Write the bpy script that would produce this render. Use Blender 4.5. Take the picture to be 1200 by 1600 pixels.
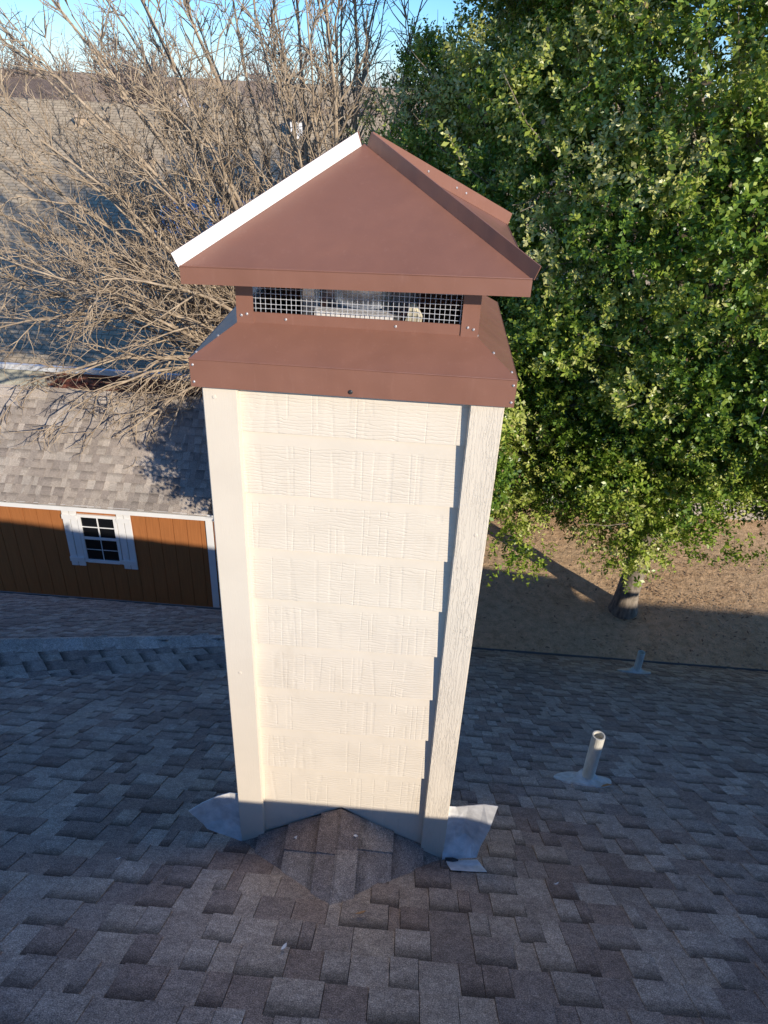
import bpy, bmesh, math, random
import numpy as np
from mathutils import Vector, Matrix

for o in list(bpy.data.objects): bpy.data.objects.remove(o)
SC = bpy.context.scene
COL = SC.collection
R = math.radians

# ------------------------------------------------------------------ camera
CAM_AX = ((0.996893827, 0.07125139, -0.033554985),
          (0.065144938, -0.506577769, 0.859729667),
          (0.044258724, -0.859245136, -0.509645918))
CAM_LOC = Vector((0.15873, -1.68298, 0.0))
cam = bpy.data.cameras.new('camera')
cam.sensor_fit = 'VERTICAL'; cam.sensor_height = 24.0; cam.lens = 24.0 * 1140 / 1600
cam.clip_start = 0.05; cam.clip_end = 2000
camo = bpy.data.objects.new('camera', cam); COL.objects.link(camo)
m = Matrix.Identity(4)
for r in range(3):
    m[r][0] = CAM_AX[r][0]; m[r][1] = -CAM_AX[r][1]; m[r][2] = -CAM_AX[r][2]; m[r][3] = CAM_LOC[r]
camo.matrix_world = m
SC.camera = camo

# ------------------------------------------------------------------ sky and sun
SUN_EL = math.atan(0.361); SUN_AZ = math.atan2(0.6925, -0.7214)
world = bpy.data.worlds.new('World'); SC.world = world; world.use_nodes = True
wn = world.node_tree.nodes; wl = world.node_tree.links
bg = wn['Background']
sky = wn.new('ShaderNodeTexSky'); sky.sky_type = 'NISHITA'; sky.sun_disc = False
sky.sun_elevation = SUN_EL; sky.sun_rotation = SUN_AZ; sky.altitude = 200; sky.air_density = 0.95; sky.dust_density = 0.0; sky.ozone_density = 9.0
wl.new(sky.outputs[0], bg.inputs[0]); bg.inputs[1].default_value = 0.142
sun = bpy.data.lights.new('sun', 'SUN'); sun.energy = 3.95; sun.angle = R(0.5); sun.color = (1.0, 0.908, 0.79)
suno = bpy.data.objects.new('sun', sun); COL.objects.link(suno)
sdir = Vector((math.sin(SUN_AZ) * math.cos(SUN_EL), math.cos(SUN_AZ) * math.cos(SUN_EL), math.sin(SUN_EL)))
suno.rotation_euler = (-sdir).to_track_quat('-Z', 'Y').to_euler()
suno.location = (30, -40, 30)
SC.view_settings.view_transform = 'Standard'; SC.view_settings.look = 'None'
SC.view_settings.exposure = 0.45; SC.view_settings.gamma = 1.0; SC.view_settings.use_curve_mapping = False

GZ = -8.0          # ground level (camera is z = 0)
T = 0.64           # roof slope

# ------------------------------------------------------------------ helpers
def link(o, parent=None):
    COL.objects.link(o)
    if parent is not None:
        o.parent = parent
        if parent.type == 'EMPTY':
            o.matrix_parent_inverse = Matrix.Translation(-parent.location)
    return o

def tag(o, label=None, cat=None, group=None, kind=None):
    if label: o['label'] = label
    if cat: o['category'] = cat
    if group: o['group'] = group
    if kind: o['kind'] = kind
    return o

def thing(name, loc, label, cat, group=None):
    o = bpy.data.objects.new(name, None); o.location = loc; o.empty_display_size = 0.1
    COL.objects.link(o)
    return tag(o, label, cat, group)

class MB:
    def __init__(s): s.v = []; s.f = []; s.a = []; s.t = []
    def vert(s, p, band=0.0): s.v.append(tuple(p)); s.a.append(band); return len(s.v) - 1
    def poly(s, pts, bands=None, tint=0.0):
        i = len(s.v); s.v += [tuple(p) for p in pts]
        s.a += list(bands) if bands else [0.0] * len(pts)
        s.f.append(tuple(range(i, i + len(pts)))); s.t.append(tint)
    def box(s, lo, hi, tint=0.0):
        x0, y0, z0 = lo; x1, y1, z1 = hi
        i = len(s.v)
        s.v += [(x0,y0,z0),(x1,y0,z0),(x1,y1,z0),(x0,y1,z0),(x0,y0,z1),(x1,y0,z1),(x1,y1,z1),(x0,y1,z1)]
        s.a += [0.0] * 8
        for q in ((0,3,2,1),(4,5,6,7),(0,1,5,4),(1,2,6,5),(2,3,7,6),(3,0,4,7)):
            s.f.append(tuple(i + k for k in q)); s.t.append(tint)
    def hexa(s, p, tint=0.0):            # 8 points, bottom ring then top ring
        i = len(s.v); s.v += [tuple(q) for q in p]; s.a += [0.0] * 8
        for q in ((0,3,2,1),(4,5,6,7),(0,1,5,4),(1,2,6,5),(2,3,7,6),(3,0,4,7)):
            s.f.append(tuple(i + k for k in q)); s.t.append(tint)
    def prism(s, pts, off, tint=0.0):    # polygon extruded by a vector
        n = len(pts); i = len(s.v); off = Vector(off)
        s.v += [tuple(p) for p in pts] + [tuple(Vector(p) + off) for p in pts]; s.a += [0.0] * (2 * n)
        s.f.append(tuple(range(i + n - 1, i - 1, -1))); s.f.append(tuple(range(i + n, i + 2 * n)))
        s.t += [tint, tint]
        for k in range(n):
            j = (k + 1) % n
            s.f.append((i + k, i + j, i + n + j, i + n + k)); s.t.append(tint)
    def tube(s, pts, rad, sides=6, cap=False, tint=0.0):
        pts = [Vector(p) for p in pts]; n = len(pts); base = len(s.v)
        up = Vector((0.31, 0.17, 0.93))
        for k in range(n):
            d = (pts[min(k + 1, n - 1)] - pts[max(k - 1, 0)])
            if d.length < 1e-9: d = Vector((0, 0, 1))
            d.normalize()
            a = d.cross(up)
            if a.length < 0.05: a = d.cross(Vector((1, 0, 0)))
            a.normalize(); b = d.cross(a)
            for q in range(sides):
                w = 2 * math.pi * q / sides
                s.v.append(tuple(pts[k] + (a * math.cos(w) + b * math.sin(w)) * rad[k])); s.a.append(0.0)
        for k in range(n - 1):
            for q in range(sides):
                q2 = (q + 1) % sides
                s.f.append((base + k*sides + q, base + k*sides + q2, base + (k+1)*sides + q2, base + (k+1)*sides + q)); s.t.append(tint)
        if cap:
            s.f.append(tuple(base + (n-1)*sides + q for q in range(sides))); s.t.append(tint)
            s.f.append(tuple(base + q for q in reversed(range(sides)))); s.t.append(tint)
    def mesh(s, name, mat, smooth=False, origin=None):
        me = bpy.data.meshes.new(name)
        v = s.v
        if origin is not None:
            ox, oy, oz = origin; v = [(a - ox, b - oy, c - oz) for a, b, c in v]
        me.from_pydata(v, [], s.f)
        if any(s.a):
            at = me.attributes.new('band', 'FLOAT', 'POINT'); at.data.foreach_set('value', s.a)
        if any(s.t):
            at = me.attributes.new('tint', 'FLOAT', 'FACE'); at.data.foreach_set('value', s.t)
        if mat: me.materials.append(mat)
        if smooth: me.polygons.foreach_set('use_smooth', [True] * len(me.polygons))
        me.update()
        return me
    def build(s, name, mat, parent=None, smooth=False, bevel=0.0, origin=None, kind=None, label=None):
        o = bpy.data.objects.new(name, s.mesh(name, mat, smooth, origin))
        if origin is not None: o.location = origin
        if bevel:
            bm = bmesh.new(); bm.from_mesh(o.data); bmesh.ops.remove_doubles(bm, verts=bm.verts, dist=1e-5)
            bmesh.ops.recalc_face_normals(bm, faces=bm.faces)
            bmesh.ops.bevel(bm, geom=[e for e in bm.edges if len(e.link_faces) == 2 and e.calc_face_angle(0) > 0.3], offset=bevel, segments=2, affect='EDGES', clamp_overlap=True)
            bm.to_mesh(o.data); bm.free()
        link(o, parent)
        return tag(o, label=label, kind=kind)

def boxobj(name, lo, hi, mat, parent=None, bevel=0.003, origin=None, **k):
    b = MB(); b.box(lo, hi); return b.build(name, mat, parent, bevel=bevel, origin=origin, **k)

# ------------------------------------------------------------------ materials
class NT:
    def __init__(s, name):
        s.m = bpy.data.materials.new(name); s.m.use_nodes = True
        s.t = s.m.node_tree; s.p = s.t.nodes['Principled BSDF']; s.out = s.t.nodes['Material Output']
    def n(s, typ, **kw):
        nd = s.t.nodes.new(typ)
        for k, v in kw.items():
            if k.startswith('i_'):
                key = k[2:]; key = int(key) if key.isdigit() else key.replace('_', ' ')
                nd.inputs[key].default_value = v
            else: setattr(nd, k, v)
        return nd
    def l(s, a, b): s.t.links.new(a, b)
    def math(s, op, a, b=None, c=None):
        nd = s.t.nodes.new('ShaderNodeMath'); nd.operation = op
        for k, v in enumerate((a, b, c)):
            if v is None: continue
            if isinstance(v, (int, float)): nd.inputs[k].default_value = v
            else: s.l(v, nd.inputs[k])
        return nd.outputs[0]
    def mix(s, fac, a, b, mode='MIX'):
        nd = s.t.nodes.new('ShaderNodeMix'); nd.data_type = 'RGBA'; nd.blend_type = mode
        for k, v in ((0, fac), (6, a), (7, b)):
            if isinstance(v, (int, float)): nd.inputs[k].default_value = v
            elif isinstance(v, tuple): nd.inputs[k].default_value = (*v, 1) if len(v) == 3 else v
            else: s.l(v, nd.inputs[k])
        return nd.outputs[2]
    def ramp(s, fac, stops, interp='LINEAR'):
        nd = s.t.nodes.new('ShaderNodeValToRGB'); cr = nd.color_ramp; cr.interpolation = interp
        while len(cr.elements) < len(stops): cr.elements.new(0.5)
        for e, (p, c) in zip(cr.elements, stops): e.position = p; e.color = (*c, 1) if len(c) == 3 else c
        s.l(fac, nd.inputs[0]); return nd.outputs[0]
    def pos(s): return s.n('ShaderNodeNewGeometry').outputs['Position']
    def objc(s): return s.n('ShaderNodeTexCoord').outputs['Object']
    def mapping(s, vec, scale=(1,1,1), loc=(0,0,0), rot=(0,0,0)):
        nd = s.n('ShaderNodeMapping'); nd.inputs['Scale'].default_value = scale; nd.inputs['Location'].default_value = loc; nd.inputs['Rotation'].default_value = rot
        s.l(vec, nd.inputs[0]); return nd.outputs[0]
    def noise(s, vec, scale, detail=3, rough=0.55, dist=0.0):
        nd = s.n('ShaderNodeTexNoise'); nd.inputs['Scale'].default_value = scale; nd.inputs['Detail'].default_value = detail
        nd.inputs['Roughness'].default_value = rough; nd.inputs['Distortion'].default_value = dist
        s.l(vec, nd.inputs['Vector']); return nd.outputs['Fac']
    def bump(s, h, strength=0.5, dist=0.01, normal=None):
        nd = s.n('ShaderNodeBump'); nd.inputs['Strength'].default_value = strength; nd.inputs['Distance'].default_value = dist
        s.l(h, nd.inputs['Height'])
        if normal is not None: s.l(normal, nd.inputs['Normal'])
        return nd.outputs[0]
    def done(s, color=None, rough=None, normal=None, spec=None, metal=None):
        p = s.p
        for key, v in (('Base Color', color), ('Roughness', rough), ('Normal', normal), ('Specular IOR Level', spec), ('Metallic', metal)):
            if v is None: continue
            if isinstance(v, tuple): p.inputs[key].default_value = (*v, 1)
            elif isinstance(v, (int, float)): p.inputs[key].default_value = v
            else: s.l(v, p.inputs[key])
        return s.m

def mat_simple(name, col, rough=0.6, var=0.12, scale=6.0, metal=0.0, spec=0.5, bumps=0.0, bscale=80):
    n = NT(name); p = n.pos()
    f = n.noise(p, scale, 4)
    a = tuple(c * (1 - var) for c in col); b = tuple(min(1, c * (1 + var)) for c in col)
    c = n.ramp(f, [(0.3, a), (0.7, b)])
    nm = n.bump(n.noise(p, bscale, 3), bumps, 0.004) if bumps else None
    return n.done(c, rough, nm, spec, metal)

def mat_shingle(name, palette, granule=310.0, dark=0.30, blotch=0.8):
    n = NT(name); p = n.pos()
    oi = n.n('ShaderNodeObjectInfo').outputs['Random']
    at = n.n('ShaderNodeAttribute'); at.attribute_name = 'tint'
    seed = n.math('FRACT', n.math('ADD', at.outputs['Fac'], oi))
    k = len(palette)
    c = n.ramp(seed, [(i / k, q) for i, q in enumerate(palette)], 'CONSTANT')
    sp_ = n.noise(p, 22, 4, 0.65)
    c = n.mix(blotch, c, n.ramp(sp_, [(0.3, (0.74, 0.72, 0.72)), (0.7, (1.26, 1.25, 1.22))]), 'MULTIPLY')
    big = n.noise(p, 1.3, 4)
    c = n.mix(1.0, c, n.ramp(big, [(0.3, (0.78,)*3), (0.7, (1.18, 1.16, 1.13))]), 'MULTIPLY')
    gr = n.noise(p, granule, 2, 0.7)
    gc = n.ramp(gr, [(0.32, (0.30, 0.28, 0.27)), (0.5, (0.85, 0.84, 0.84)), (0.68, (1.9, 1.85, 1.8))])
    c = n.mix(0.85, c, gc, 'MULTIPLY')
    g2 = n.noise(p, granule * 0.22, 3, 0.6)
    c = n.mix(0.6 if blotch > 0.5 else 0.15, c, n.ramp(g2, [(0.3, (0.65,)*3), (0.7, (1.3,)*3)]), 'MULTIPLY')
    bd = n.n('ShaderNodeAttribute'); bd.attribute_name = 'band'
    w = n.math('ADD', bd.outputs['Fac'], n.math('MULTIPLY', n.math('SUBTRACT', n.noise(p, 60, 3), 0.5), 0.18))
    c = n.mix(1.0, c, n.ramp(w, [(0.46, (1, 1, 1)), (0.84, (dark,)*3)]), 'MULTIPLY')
    nm = n.bump(gr, 0.8, 0.004)
    return n.done(c, 0.92, nm, 0.25)

PAL_HOUSE = [(0.34,0.29,0.25), (0.265,0.21,0.18), (0.42,0.365,0.315), (0.295,0.235,0.20), (0.38,0.33,0.285), (0.27,0.225,0.20), (0.40,0.34,0.285), (0.32,0.27,0.235)]
PAL_CAP = [(0.46,0.41,0.36), (0.52,0.47,0.42), (0.49,0.43,0.38), (0.43,0.38,0.33)]
PAL_SHED = [(0.43,0.375,0.31), (0.36,0.315,0.265), (0.50,0.44,0.365), (0.40,0.345,0.285), (0.46,0.41,0.345), (0.33,0.285,0.24)]
M = {}
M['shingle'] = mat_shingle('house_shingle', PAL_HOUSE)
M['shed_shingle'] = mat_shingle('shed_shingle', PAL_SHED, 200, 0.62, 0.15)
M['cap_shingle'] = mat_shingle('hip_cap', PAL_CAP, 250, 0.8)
M['deck'] = mat_simple('roof_underlay', (0.045, 0.042, 0.042), 0.95)
M['white'] = mat_simple('white_paint', (0.80, 0.79, 0.76), 0.45, 0.05, 3)
M['brown_metal'] = None
M['gutter'] = mat_simple('painted_gutter', (0.16, 0.14, 0.125), 0.35, 0.1, 2)
M['dark'] = mat_simple('dark_void', (0.02, 0.02, 0.02), 0.8)
M['galv'] = mat_simple('galvanised_steel', (0.70, 0.73, 0.76), 0.24, 0.15, 25, metal=0.9)
M['screw'] = mat_simple('screw_steel', (0.55, 0.53, 0.52), 0.4, 0.2, 60, metal=0.5)
M['wire'] = mat_simple('galvanised_wire', (0.70, 0.71, 0.72), 0.4, 0.1, 60, metal=0.2)
M['black'] = mat_simple('black_screw', (0.03, 0.03, 0.03), 0.5)
M['tan'] = mat_simple('tan_flap', (0.52, 0.46, 0.32), 0.7, 0.3, 60)
M['lead'] = mat_simple('lead_boot', (0.46, 0.48, 0.46), 0.55, 0.25, 30, spec=0.4)
M['house_wall'] = mat_simple('house_wall', (0.42, 0.30, 0.24), 0.8)

def mat_metal(name, col, rough=0.34):
    n = NT(name); p = n.pos()
    f = n.noise(p, 5, 5, 0.6); d = n.noise(p, 140, 4, 0.7)
    c = n.ramp(f, [(0.3, tuple(x * 0.94 for x in col)), (0.7, tuple(x * 1.05 for x in col))])
    dust = n.ramp(d, [(0.62, (0, 0, 0)), (0.80, (0.35,)*3)])
    c = n.mix(dust, c, tuple(min(1, x * 1.6 + 0.04) for x in col))
    r = n.math('ADD', n.math('MULTIPLY', f, 0.18), rough - 0.06)
    st = n.noise(n.mapping(p, (60, 60, 7)), 1.0, 4, 0.7)
    c = n.mix(n.ramp(st, [(0.58, (0,)*3), (0.75, (0.16,)*3)]), c, tuple(min(1, x * 1.5 + 0.05) for x in col))
    nm = n.bump(n.noise(p, 7.0, 2), 0.32, 0.02)
    return n.done(c, r, nm, 0.5)
M['brown_metal'] = mat_metal('brown_prefinished_steel', (0.252, 0.117, 0.078))
M['metal_back'] = mat_metal('offwhite_steel_back', (0.80, 0.76, 0.70), 0.4)

CREAM = (0.745, 0.652, 0.515)
def mat_siding(name):
    n = NT(name); oc = n.objc(); oi = n.n('ShaderNodeObjectInfo').outputs['Random']
    cb = n.n('ShaderNodeCombineXYZ'); n.l(n.math('MULTIPLY', oi, 37.0), cb.inputs[0]); n.l(n.math('MULTIPLY', oi, 11.0), cb.inputs[2])
    va = n.n('ShaderNodeVectorMath'); va.operation = 'ADD'; n.l(oc, va.inputs[0]); n.l(cb.outputs[0], va.inputs[1]); v = va.outputs[0]
    # horizontal cedar grain
    w = n.n('ShaderNodeTexWave'); w.wave_type = 'BANDS'; w.bands_direction = 'Z'; w.inputs['Scale'].default_value = 34
    w.inputs['Distortion'].default_value = 9; w.inputs['Detail'].default_value = 3; w.inputs['Detail Scale'].default_value = 1.1
    n.l(n.mapping(v, (0.35, 1, 1)), w.inputs['Vector'])
    amt = n.ramp(n.noise(n.mapping(v, (1, 1, 2)), 7, 2), [(0.30, (0.2,)*3), (0.70, (1,)*3)])
    h1 = n.math('MULTIPLY', n.ramp(w.outputs['Fac'], [(0.0, (0,)*3), (0.35, (1,)*3)]), amt)
    h1 = n.math('SUBTRACT', h1, amt)
    # vertical saw marks
    sv = n.noise(n.mapping(v, (17, 1, 0.6)), 1.0, 1)
    h2 = n.ramp(sv, [(0.38, (0,)*3), (0.41, (1,)*3), (0.44, (0,)*3), (0.56, (0,)*3), (0.59, (1,)*3), (0.62, (0,)*3)])
    brk = n.ramp(n.noise(v, 16, 2), [(0.36, (0,)*3), (0.44, (1,)*3)])
    h2 = n.math('MULTIPLY', h2, brk)
    fine = n.noise(n.mapping(v, (30, 1, 260)), 1.0, 2)
    h = n.math('ADD', n.math('MULTIPLY', h1, 0.7), n.math('ADD', n.math("MULTIPLY", h2, -0.48), n.math('MULTIPLY', fine, 0.28)))
    sp = n.n('ShaderNodeSeparateXYZ'); n.l(oc, sp.inputs[0])
    keep = n.ramp(sp.outputs[2], [(0.141, (1,)*3), (0.147, (0,)*3)])
    h = n.math('MULTIPLY', h, keep)
    nm = n.bump(h, 0.62, 0.0018)
    c = n.ramp(n.noise(v, 9, 4), [(0.3, tuple(x * 0.955 for x in CREAM)), (0.7, tuple(min(1, x * 1.03) for x in CREAM))])
    d = n.ramp(n.noise(n.mapping(n.pos(), (3, 3, 1.1)), 3, 5, 0.7), [(0.60, (1,)*3), (0.8, (0.90, 0.885, 0.86))])
    c = n.mix(1.0, c, d, 'MULTIPLY')
    return n.done(c, 0.55, nm, 0.35)
M['siding'] = mat_siding('cream_lap_siding')
def mat_trim(name, grain):
    n = NT(name); v = n.pos()
    w = n.n('ShaderNodeTexWave'); w.wave_type = 'BANDS'; w.bands_direction = 'X'; w.inputs['Scale'].default_value = 34
    w.inputs['Distortion'].default_value = 15; w.inputs['Detail'].default_value = 6; w.inputs['Detail Scale'].default_value = 2.2; w.inputs['Detail Roughness'].default_value = 0.65
    n.l(n.mapping(v, (1, 1, 0.16)), w.inputs['Vector'])
    f = n.noise(n.mapping(v, (160, 160, 9)), 1, 3)
    msk = n.ramp(n.noise(n.mapping(v, (14, 14, 4)), 1, 3), [(0.35, (0.25,)*3), (0.6, (1,)*3)])
    h = n.math('ADD', n.math('MULTIPLY', n.ramp(w.outputs['Fac'], [(0.0, (0,)*3), (0.3, (1,)*3)]), msk), n.math('MULTIPLY', f, 0.6))
    h = n.math('MULTIPLY', h, grain)
    nm = n.bump(h, 0.65, 0.0018)
    c = n.ramp(n.noise(v, 5, 4), [(0.3, tuple(x * 0.95 for x in CREAM)), (0.7, tuple(min(1, x * 1.02) for x in CREAM))])
    d = n.ramp(n.noise(n.mapping(v, (8, 8, 1.5)), 2.2, 5, 0.7), [(0.62, (1,)*3), (0.8, (0.88, 0.86, 0.83))])
    c = n.mix(1.0, c, d, 'MULTIPLY')
    return n.done(c, 0.5, nm, 0.35)
M['trim_smooth'] = mat_trim('cream_trim_smooth', 0.07)
M['trim_grain'] = mat_trim('cream_trim_grained', 1.0)

# ------------------------------------------------------------------ ground
def mat_ground():
    n = NT('dry_ground'); p = n.pos()
    a = n.noise(p, 0.55, 6, 0.6); b = n.noise(p, 7, 5, 0.65); g = n.noise(p, 60, 4, 0.7)
    c = n.ramp(a, [(0.30, (0.58, 0.38, 0.21)), (0.5, (0.72, 0.49, 0.285)), (0.72, (0.64, 0.47, 0.285))])
    c = n.mix(0.75, c, n.ramp(b, [(0.28, (0.55, 0.53, 0.5)), (0.55, (1, 1, 1)), (0.78, (1.25, 1.2, 1.12))]), 'MULTIPLY')
    c = n.mix(0.8, c, n.ramp(g, [(0.30, (0.5, 0.48, 0.45)), (0.5, (1, 1, 1)), (0.72, (1.35, 1.3, 1.25))]), 'MULTIPLY')
    gr = n.ramp(n.noise(p, 0.35, 4), [(0.64, (0,)*3), (0.78, (0.4,)*3)])
    c = n.mix(gr, c, n.ramp(n.noise(p, 25, 4), [(0.3, (0.09, 0.10, 0.035)), (0.7, (0.24, 0.21, 0.09))]))
    h = n.math('ADD', n.math('MULTIPLY', b, 1.2), n.math('MULTIPLY', g, 0.35))
    return n.done(c, 0.95, n.bump(h, 0.9, 0.06), 0.1)
M['ground'] = mat_ground()
rng = np.random.default_rng(5)
gm = MB()
def gh(x, y):
    r = math.hypot(x - 4, y - 10)
    k = max(0.0, 1 - r / 40)
    return GZ + k * (0.05 * math.sin(x * 0.9 + 1) * math.cos(y * 0.7) + 0.03 * math.sin(x * 2.1 + y * 1.7))
xs = [-900, -300, -120, -60, -30] + [-20 + i * 0.8 for i in range(63)] + [40, 60, 120, 300, 900]
ys = [-900, -300, -120, -60, -30, -15, -5] + [0 + i * 0.8 for i in range(38)] + [40, 60, 120, 300, 900]
for y in ys:
    for x in xs: gm.vert((x, y, gh(x, y)))
nx = len(xs)
for j in range(len(ys) - 1):
    for i in range(nx - 1):
        gm.f.append((j*nx+i, j*nx+i+1, (j+1)*nx+i+1, (j+1)*nx+i)); gm.t.append(0)
tag(gm.build('ground', M['ground'], smooth=True), kind='structure')

# ------------------------------------------------------------------ the house with its shingled roof
house = thing('house', (0.0, 1.4, GZ), 'brick house under the grey brown shingled hip roof that fills the foreground', 'house')
RY = -1.76; RZ = -2.47 - T * RY                   # main ridge
A0 = -2.47; B0 = -2.245
EY = 4.56; EZ = A0 - T * EY                       # main eave
BY = 4.90                                         # eave of the wing
RX = 2.12                                         # right end of the ridge
LX = -9.0
def zA(y): return A0 - T * y
def zB(y): return B0 - T * y
# valley and hip of the wing (parallel in plan)
ud = Vector((1.17, 0.74, -0.4736)); V0 = Vector((-1.99, 2.25, zA(2.25))); H0 = Vector((-2.11, 2.72, zB(2.72)))
def onV(s): return V0 + ud * s
def onH(s): return H0 + ud * s
V1, H1 = onV(0.60), onH(0.60)                      # the strip bends here, behind the chimney
Ve = Vector((-0.25, EY, zA(EY))); He = Vector((-0.40, BY, zB(BY)))
sh_e = 0.60
sv_l = (LX - V0.x) / ud.x; sh_l = (LX - H0.x) / ud.x
deck = MB()
d = 0.012
dn = Vector((0, 0, -d))
hipE = RX + (EY - RY)
Vl, Hl = onV(sv_l), onH(sh_l)
deck.poly([Vector(p) + dn for p in [(LX, RY, RZ), Vl, V1, Ve, (hipE, EY, EZ), (RX, RY, RZ)]])
deck.poly([p + dn for p in [Vl, Hl, H1, V1]]); deck.poly([p + dn for p in [V1, H1, He, Ve]])
deck.poly([Vector(p) + dn for p in [Hl, (LX, BY, zB(BY)), He, H1]])
BKY = RY - (EY - RY)
deck.poly([Vector(p) + dn for p in [(LX, RY, RZ), (RX, RY, RZ), (hipE, BKY, EZ), (LX, BKY, EZ)]])
deck.poly([Vector(p) + dn for p in [(RX, RY, RZ), (hipE, EY, EZ), (hipE, BKY, EZ)]])
# unseen lower wing right of the hip, added for its shadow on the ground
WZ = -2.50; WRX = 24.0
wy = (WZ - EZ) / T
deck.poly([(3.0, RY, WZ), (3.0, RY + wy, EZ - 0.02), (WRX, RY + wy, EZ - 0.02), (WRX, RY, WZ)])
deck.poly([(3.0, RY, WZ), (WRX, RY, WZ), (WRX, RY - wy, EZ - 0.02), (3.0, RY - wy, EZ - 0.02)])
deck.poly([(WRX, RY, WZ), (WRX, RY + wy, EZ - 0.02), (WRX, RY - wy, EZ - 0.02)])
roof = deck.build('roof', M['deck'], house)
b = MB(); b.box((hipE - 0.5, RY - wy + 0.45, GZ - 0.05), (WRX - 0.4, RY + wy - 0.45, EZ - 0.13)); b.build('shadow_wing_wall', M['house_wall'], house)  # walls under the added shadow-casting wing
# walls and soffit
b = MB(); b.box((LX + 0.4, BKY + 0.45, GZ - 0.05), (hipE - 0.45, EY - 0.45, EZ - 0.12)); b.build('wall', M['house_wall'], house)
def gutter(x0, x1, y, z):
    g = MB()
    prof = [(0.0, -0.004), (0.0, -0.07), (0.040, -0.07), (0.055, -0.012), (0.047, -0.012), (0.036, -0.062), (0.008, -0.062), (0.008, -0.004)]
    g.prism([(x0, y + a, z + c) for a, c in prof], (x1 - x0, 0, 0))
    return g.build('gutter', M['gutter'], house)
gutter(Ve.x - 0.1, hipE, EY + 0.012, EZ - 0.006)
gutter(LX, He.x + 0.05, BY + 0.012, zB(BY) - 0.006)

rnd = random.Random(11)
EXPO = 0.1415
CL = Vector(CAM_LOC)
def in_view(p, mg=60):
    q = Vector(p) - CL
    x = sum(CAM_AX[r][0] * q[r] for r in range(3)); y = sum(CAM_AX[r][1] * q[r] for r in range(3)); z = sum(CAM_AX[r][2] * q[r] for r in range(3))
    if z < 0.05: return None
    u = 600 + 1140 * x / z; v = 800 + 1140 * y / z
    return z if (-mg < u < 1200 + mg and -mg < v < 1600 + mg) else None

def lay(O, u, dn_, n, s0, s1, rows, inside, out, wmin=0.085, wmax=0.30):
    """pieces of each course: (corner, width, height, tint); O is on the bottom edge, rows go uphill"""
    for r in range(rows):
        s = s0 + rnd.uniform(-0.3, 0)
        hi = rnd.random() < 0.5
        while s < s1:
            w = rnd.choice((0.04, 0.065, 0.08, 0.095, 0.105, 0.12, 0.135)) * rnd.uniform(0.9, 1.1)
            c = O + u * (s + w / 2) - dn_ * ((r + 0.5) * EXPO)
            if inside(c):
                h = rnd.uniform(0.0085, 0.0110) if hi else rnd.uniform(0.004, 0.0055)
                out.append((O + u * s - dn_ * (r * EXPO), w - 0.002, h, rnd.random(), u, dn_, n))
            s += w
            hi = not hi if rnd.random() < 0.82 else hi

def add_piece(mb, P, w, h, tint, u, dd, n, jit=0.0):
    L = EXPO + 0.022
    tf = 0.003
    a = P + dd * rnd.uniform(-0.0025, 0.0025); bR = a + u * w
    p0, p1 = a + n * h, bR + n * (h * rnd.uniform(0.85, 1.1))
    q0, q1 = a - dd * L + n * tf, bR - dd * L + n * tf
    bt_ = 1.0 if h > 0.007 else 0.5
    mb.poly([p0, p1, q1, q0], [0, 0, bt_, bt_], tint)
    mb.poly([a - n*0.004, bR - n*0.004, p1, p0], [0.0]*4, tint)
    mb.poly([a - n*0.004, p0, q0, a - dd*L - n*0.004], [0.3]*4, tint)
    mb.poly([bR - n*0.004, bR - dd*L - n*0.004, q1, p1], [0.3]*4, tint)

def unit_piece(h, mat, name='shingle'):
    mb = MB(); add_piece(mb, Vector((0, 0, 0)), 1.0, h, 0.0, Vector((1, 0, 0)), Vector((0, -1, 0)), Vector((0, 0, 1)))
    return mb.mesh(name, mat)

def lay_objects(pieces, parent, mat, limit, stuff_name='shingle_field'):
    rk = []
    for k, pc in enumerate(pieces):
        c = pc[0] + pc[4] * pc[1] / 2 - pc[5] * EXPO / 2
        z = in_view(c, -8)
        rk.append((pc[1] / (z * z) if z else -1, k))
    rk.sort(reverse=True)
    top = {k for s_, k in rk[:limit] if s_ > 0}
    ms = [unit_piece(h, mat) for h in (0.0045, 0.005, 0.0088, 0.0096, 0.0108)]
    hs = (0.0045, 0.005, 0.0088, 0.0096, 0.0108)
    rest = MB(); n_ = 0
    for k, (P, w, h, t, u, dd, n) in enumerate(pieces):
        if k in top:
            me = ms[min(range(5), key=lambda i: abs(hs[i] - h))]
            o = bpy.data.objects.new('shingle', me)
            mt = Matrix(((u.x, -dd.x, n.x, P.x), (u.y, -dd.y, n.y, P.y), (u.z, -dd.z, n.z, P.z), (0, 0, 0, 1)))
            o.matrix_local = mt @ Matrix.Diagonal((w, 1, 1, 1))
            link(o, parent); n_ += 1
        else:
            add_piece(rest, P, w, h, max(t, 0.001), u, dd, n)
    if rest.f:
        o = rest.build(stuff_name, mat, parent, kind='stuff')
    return n_

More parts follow.
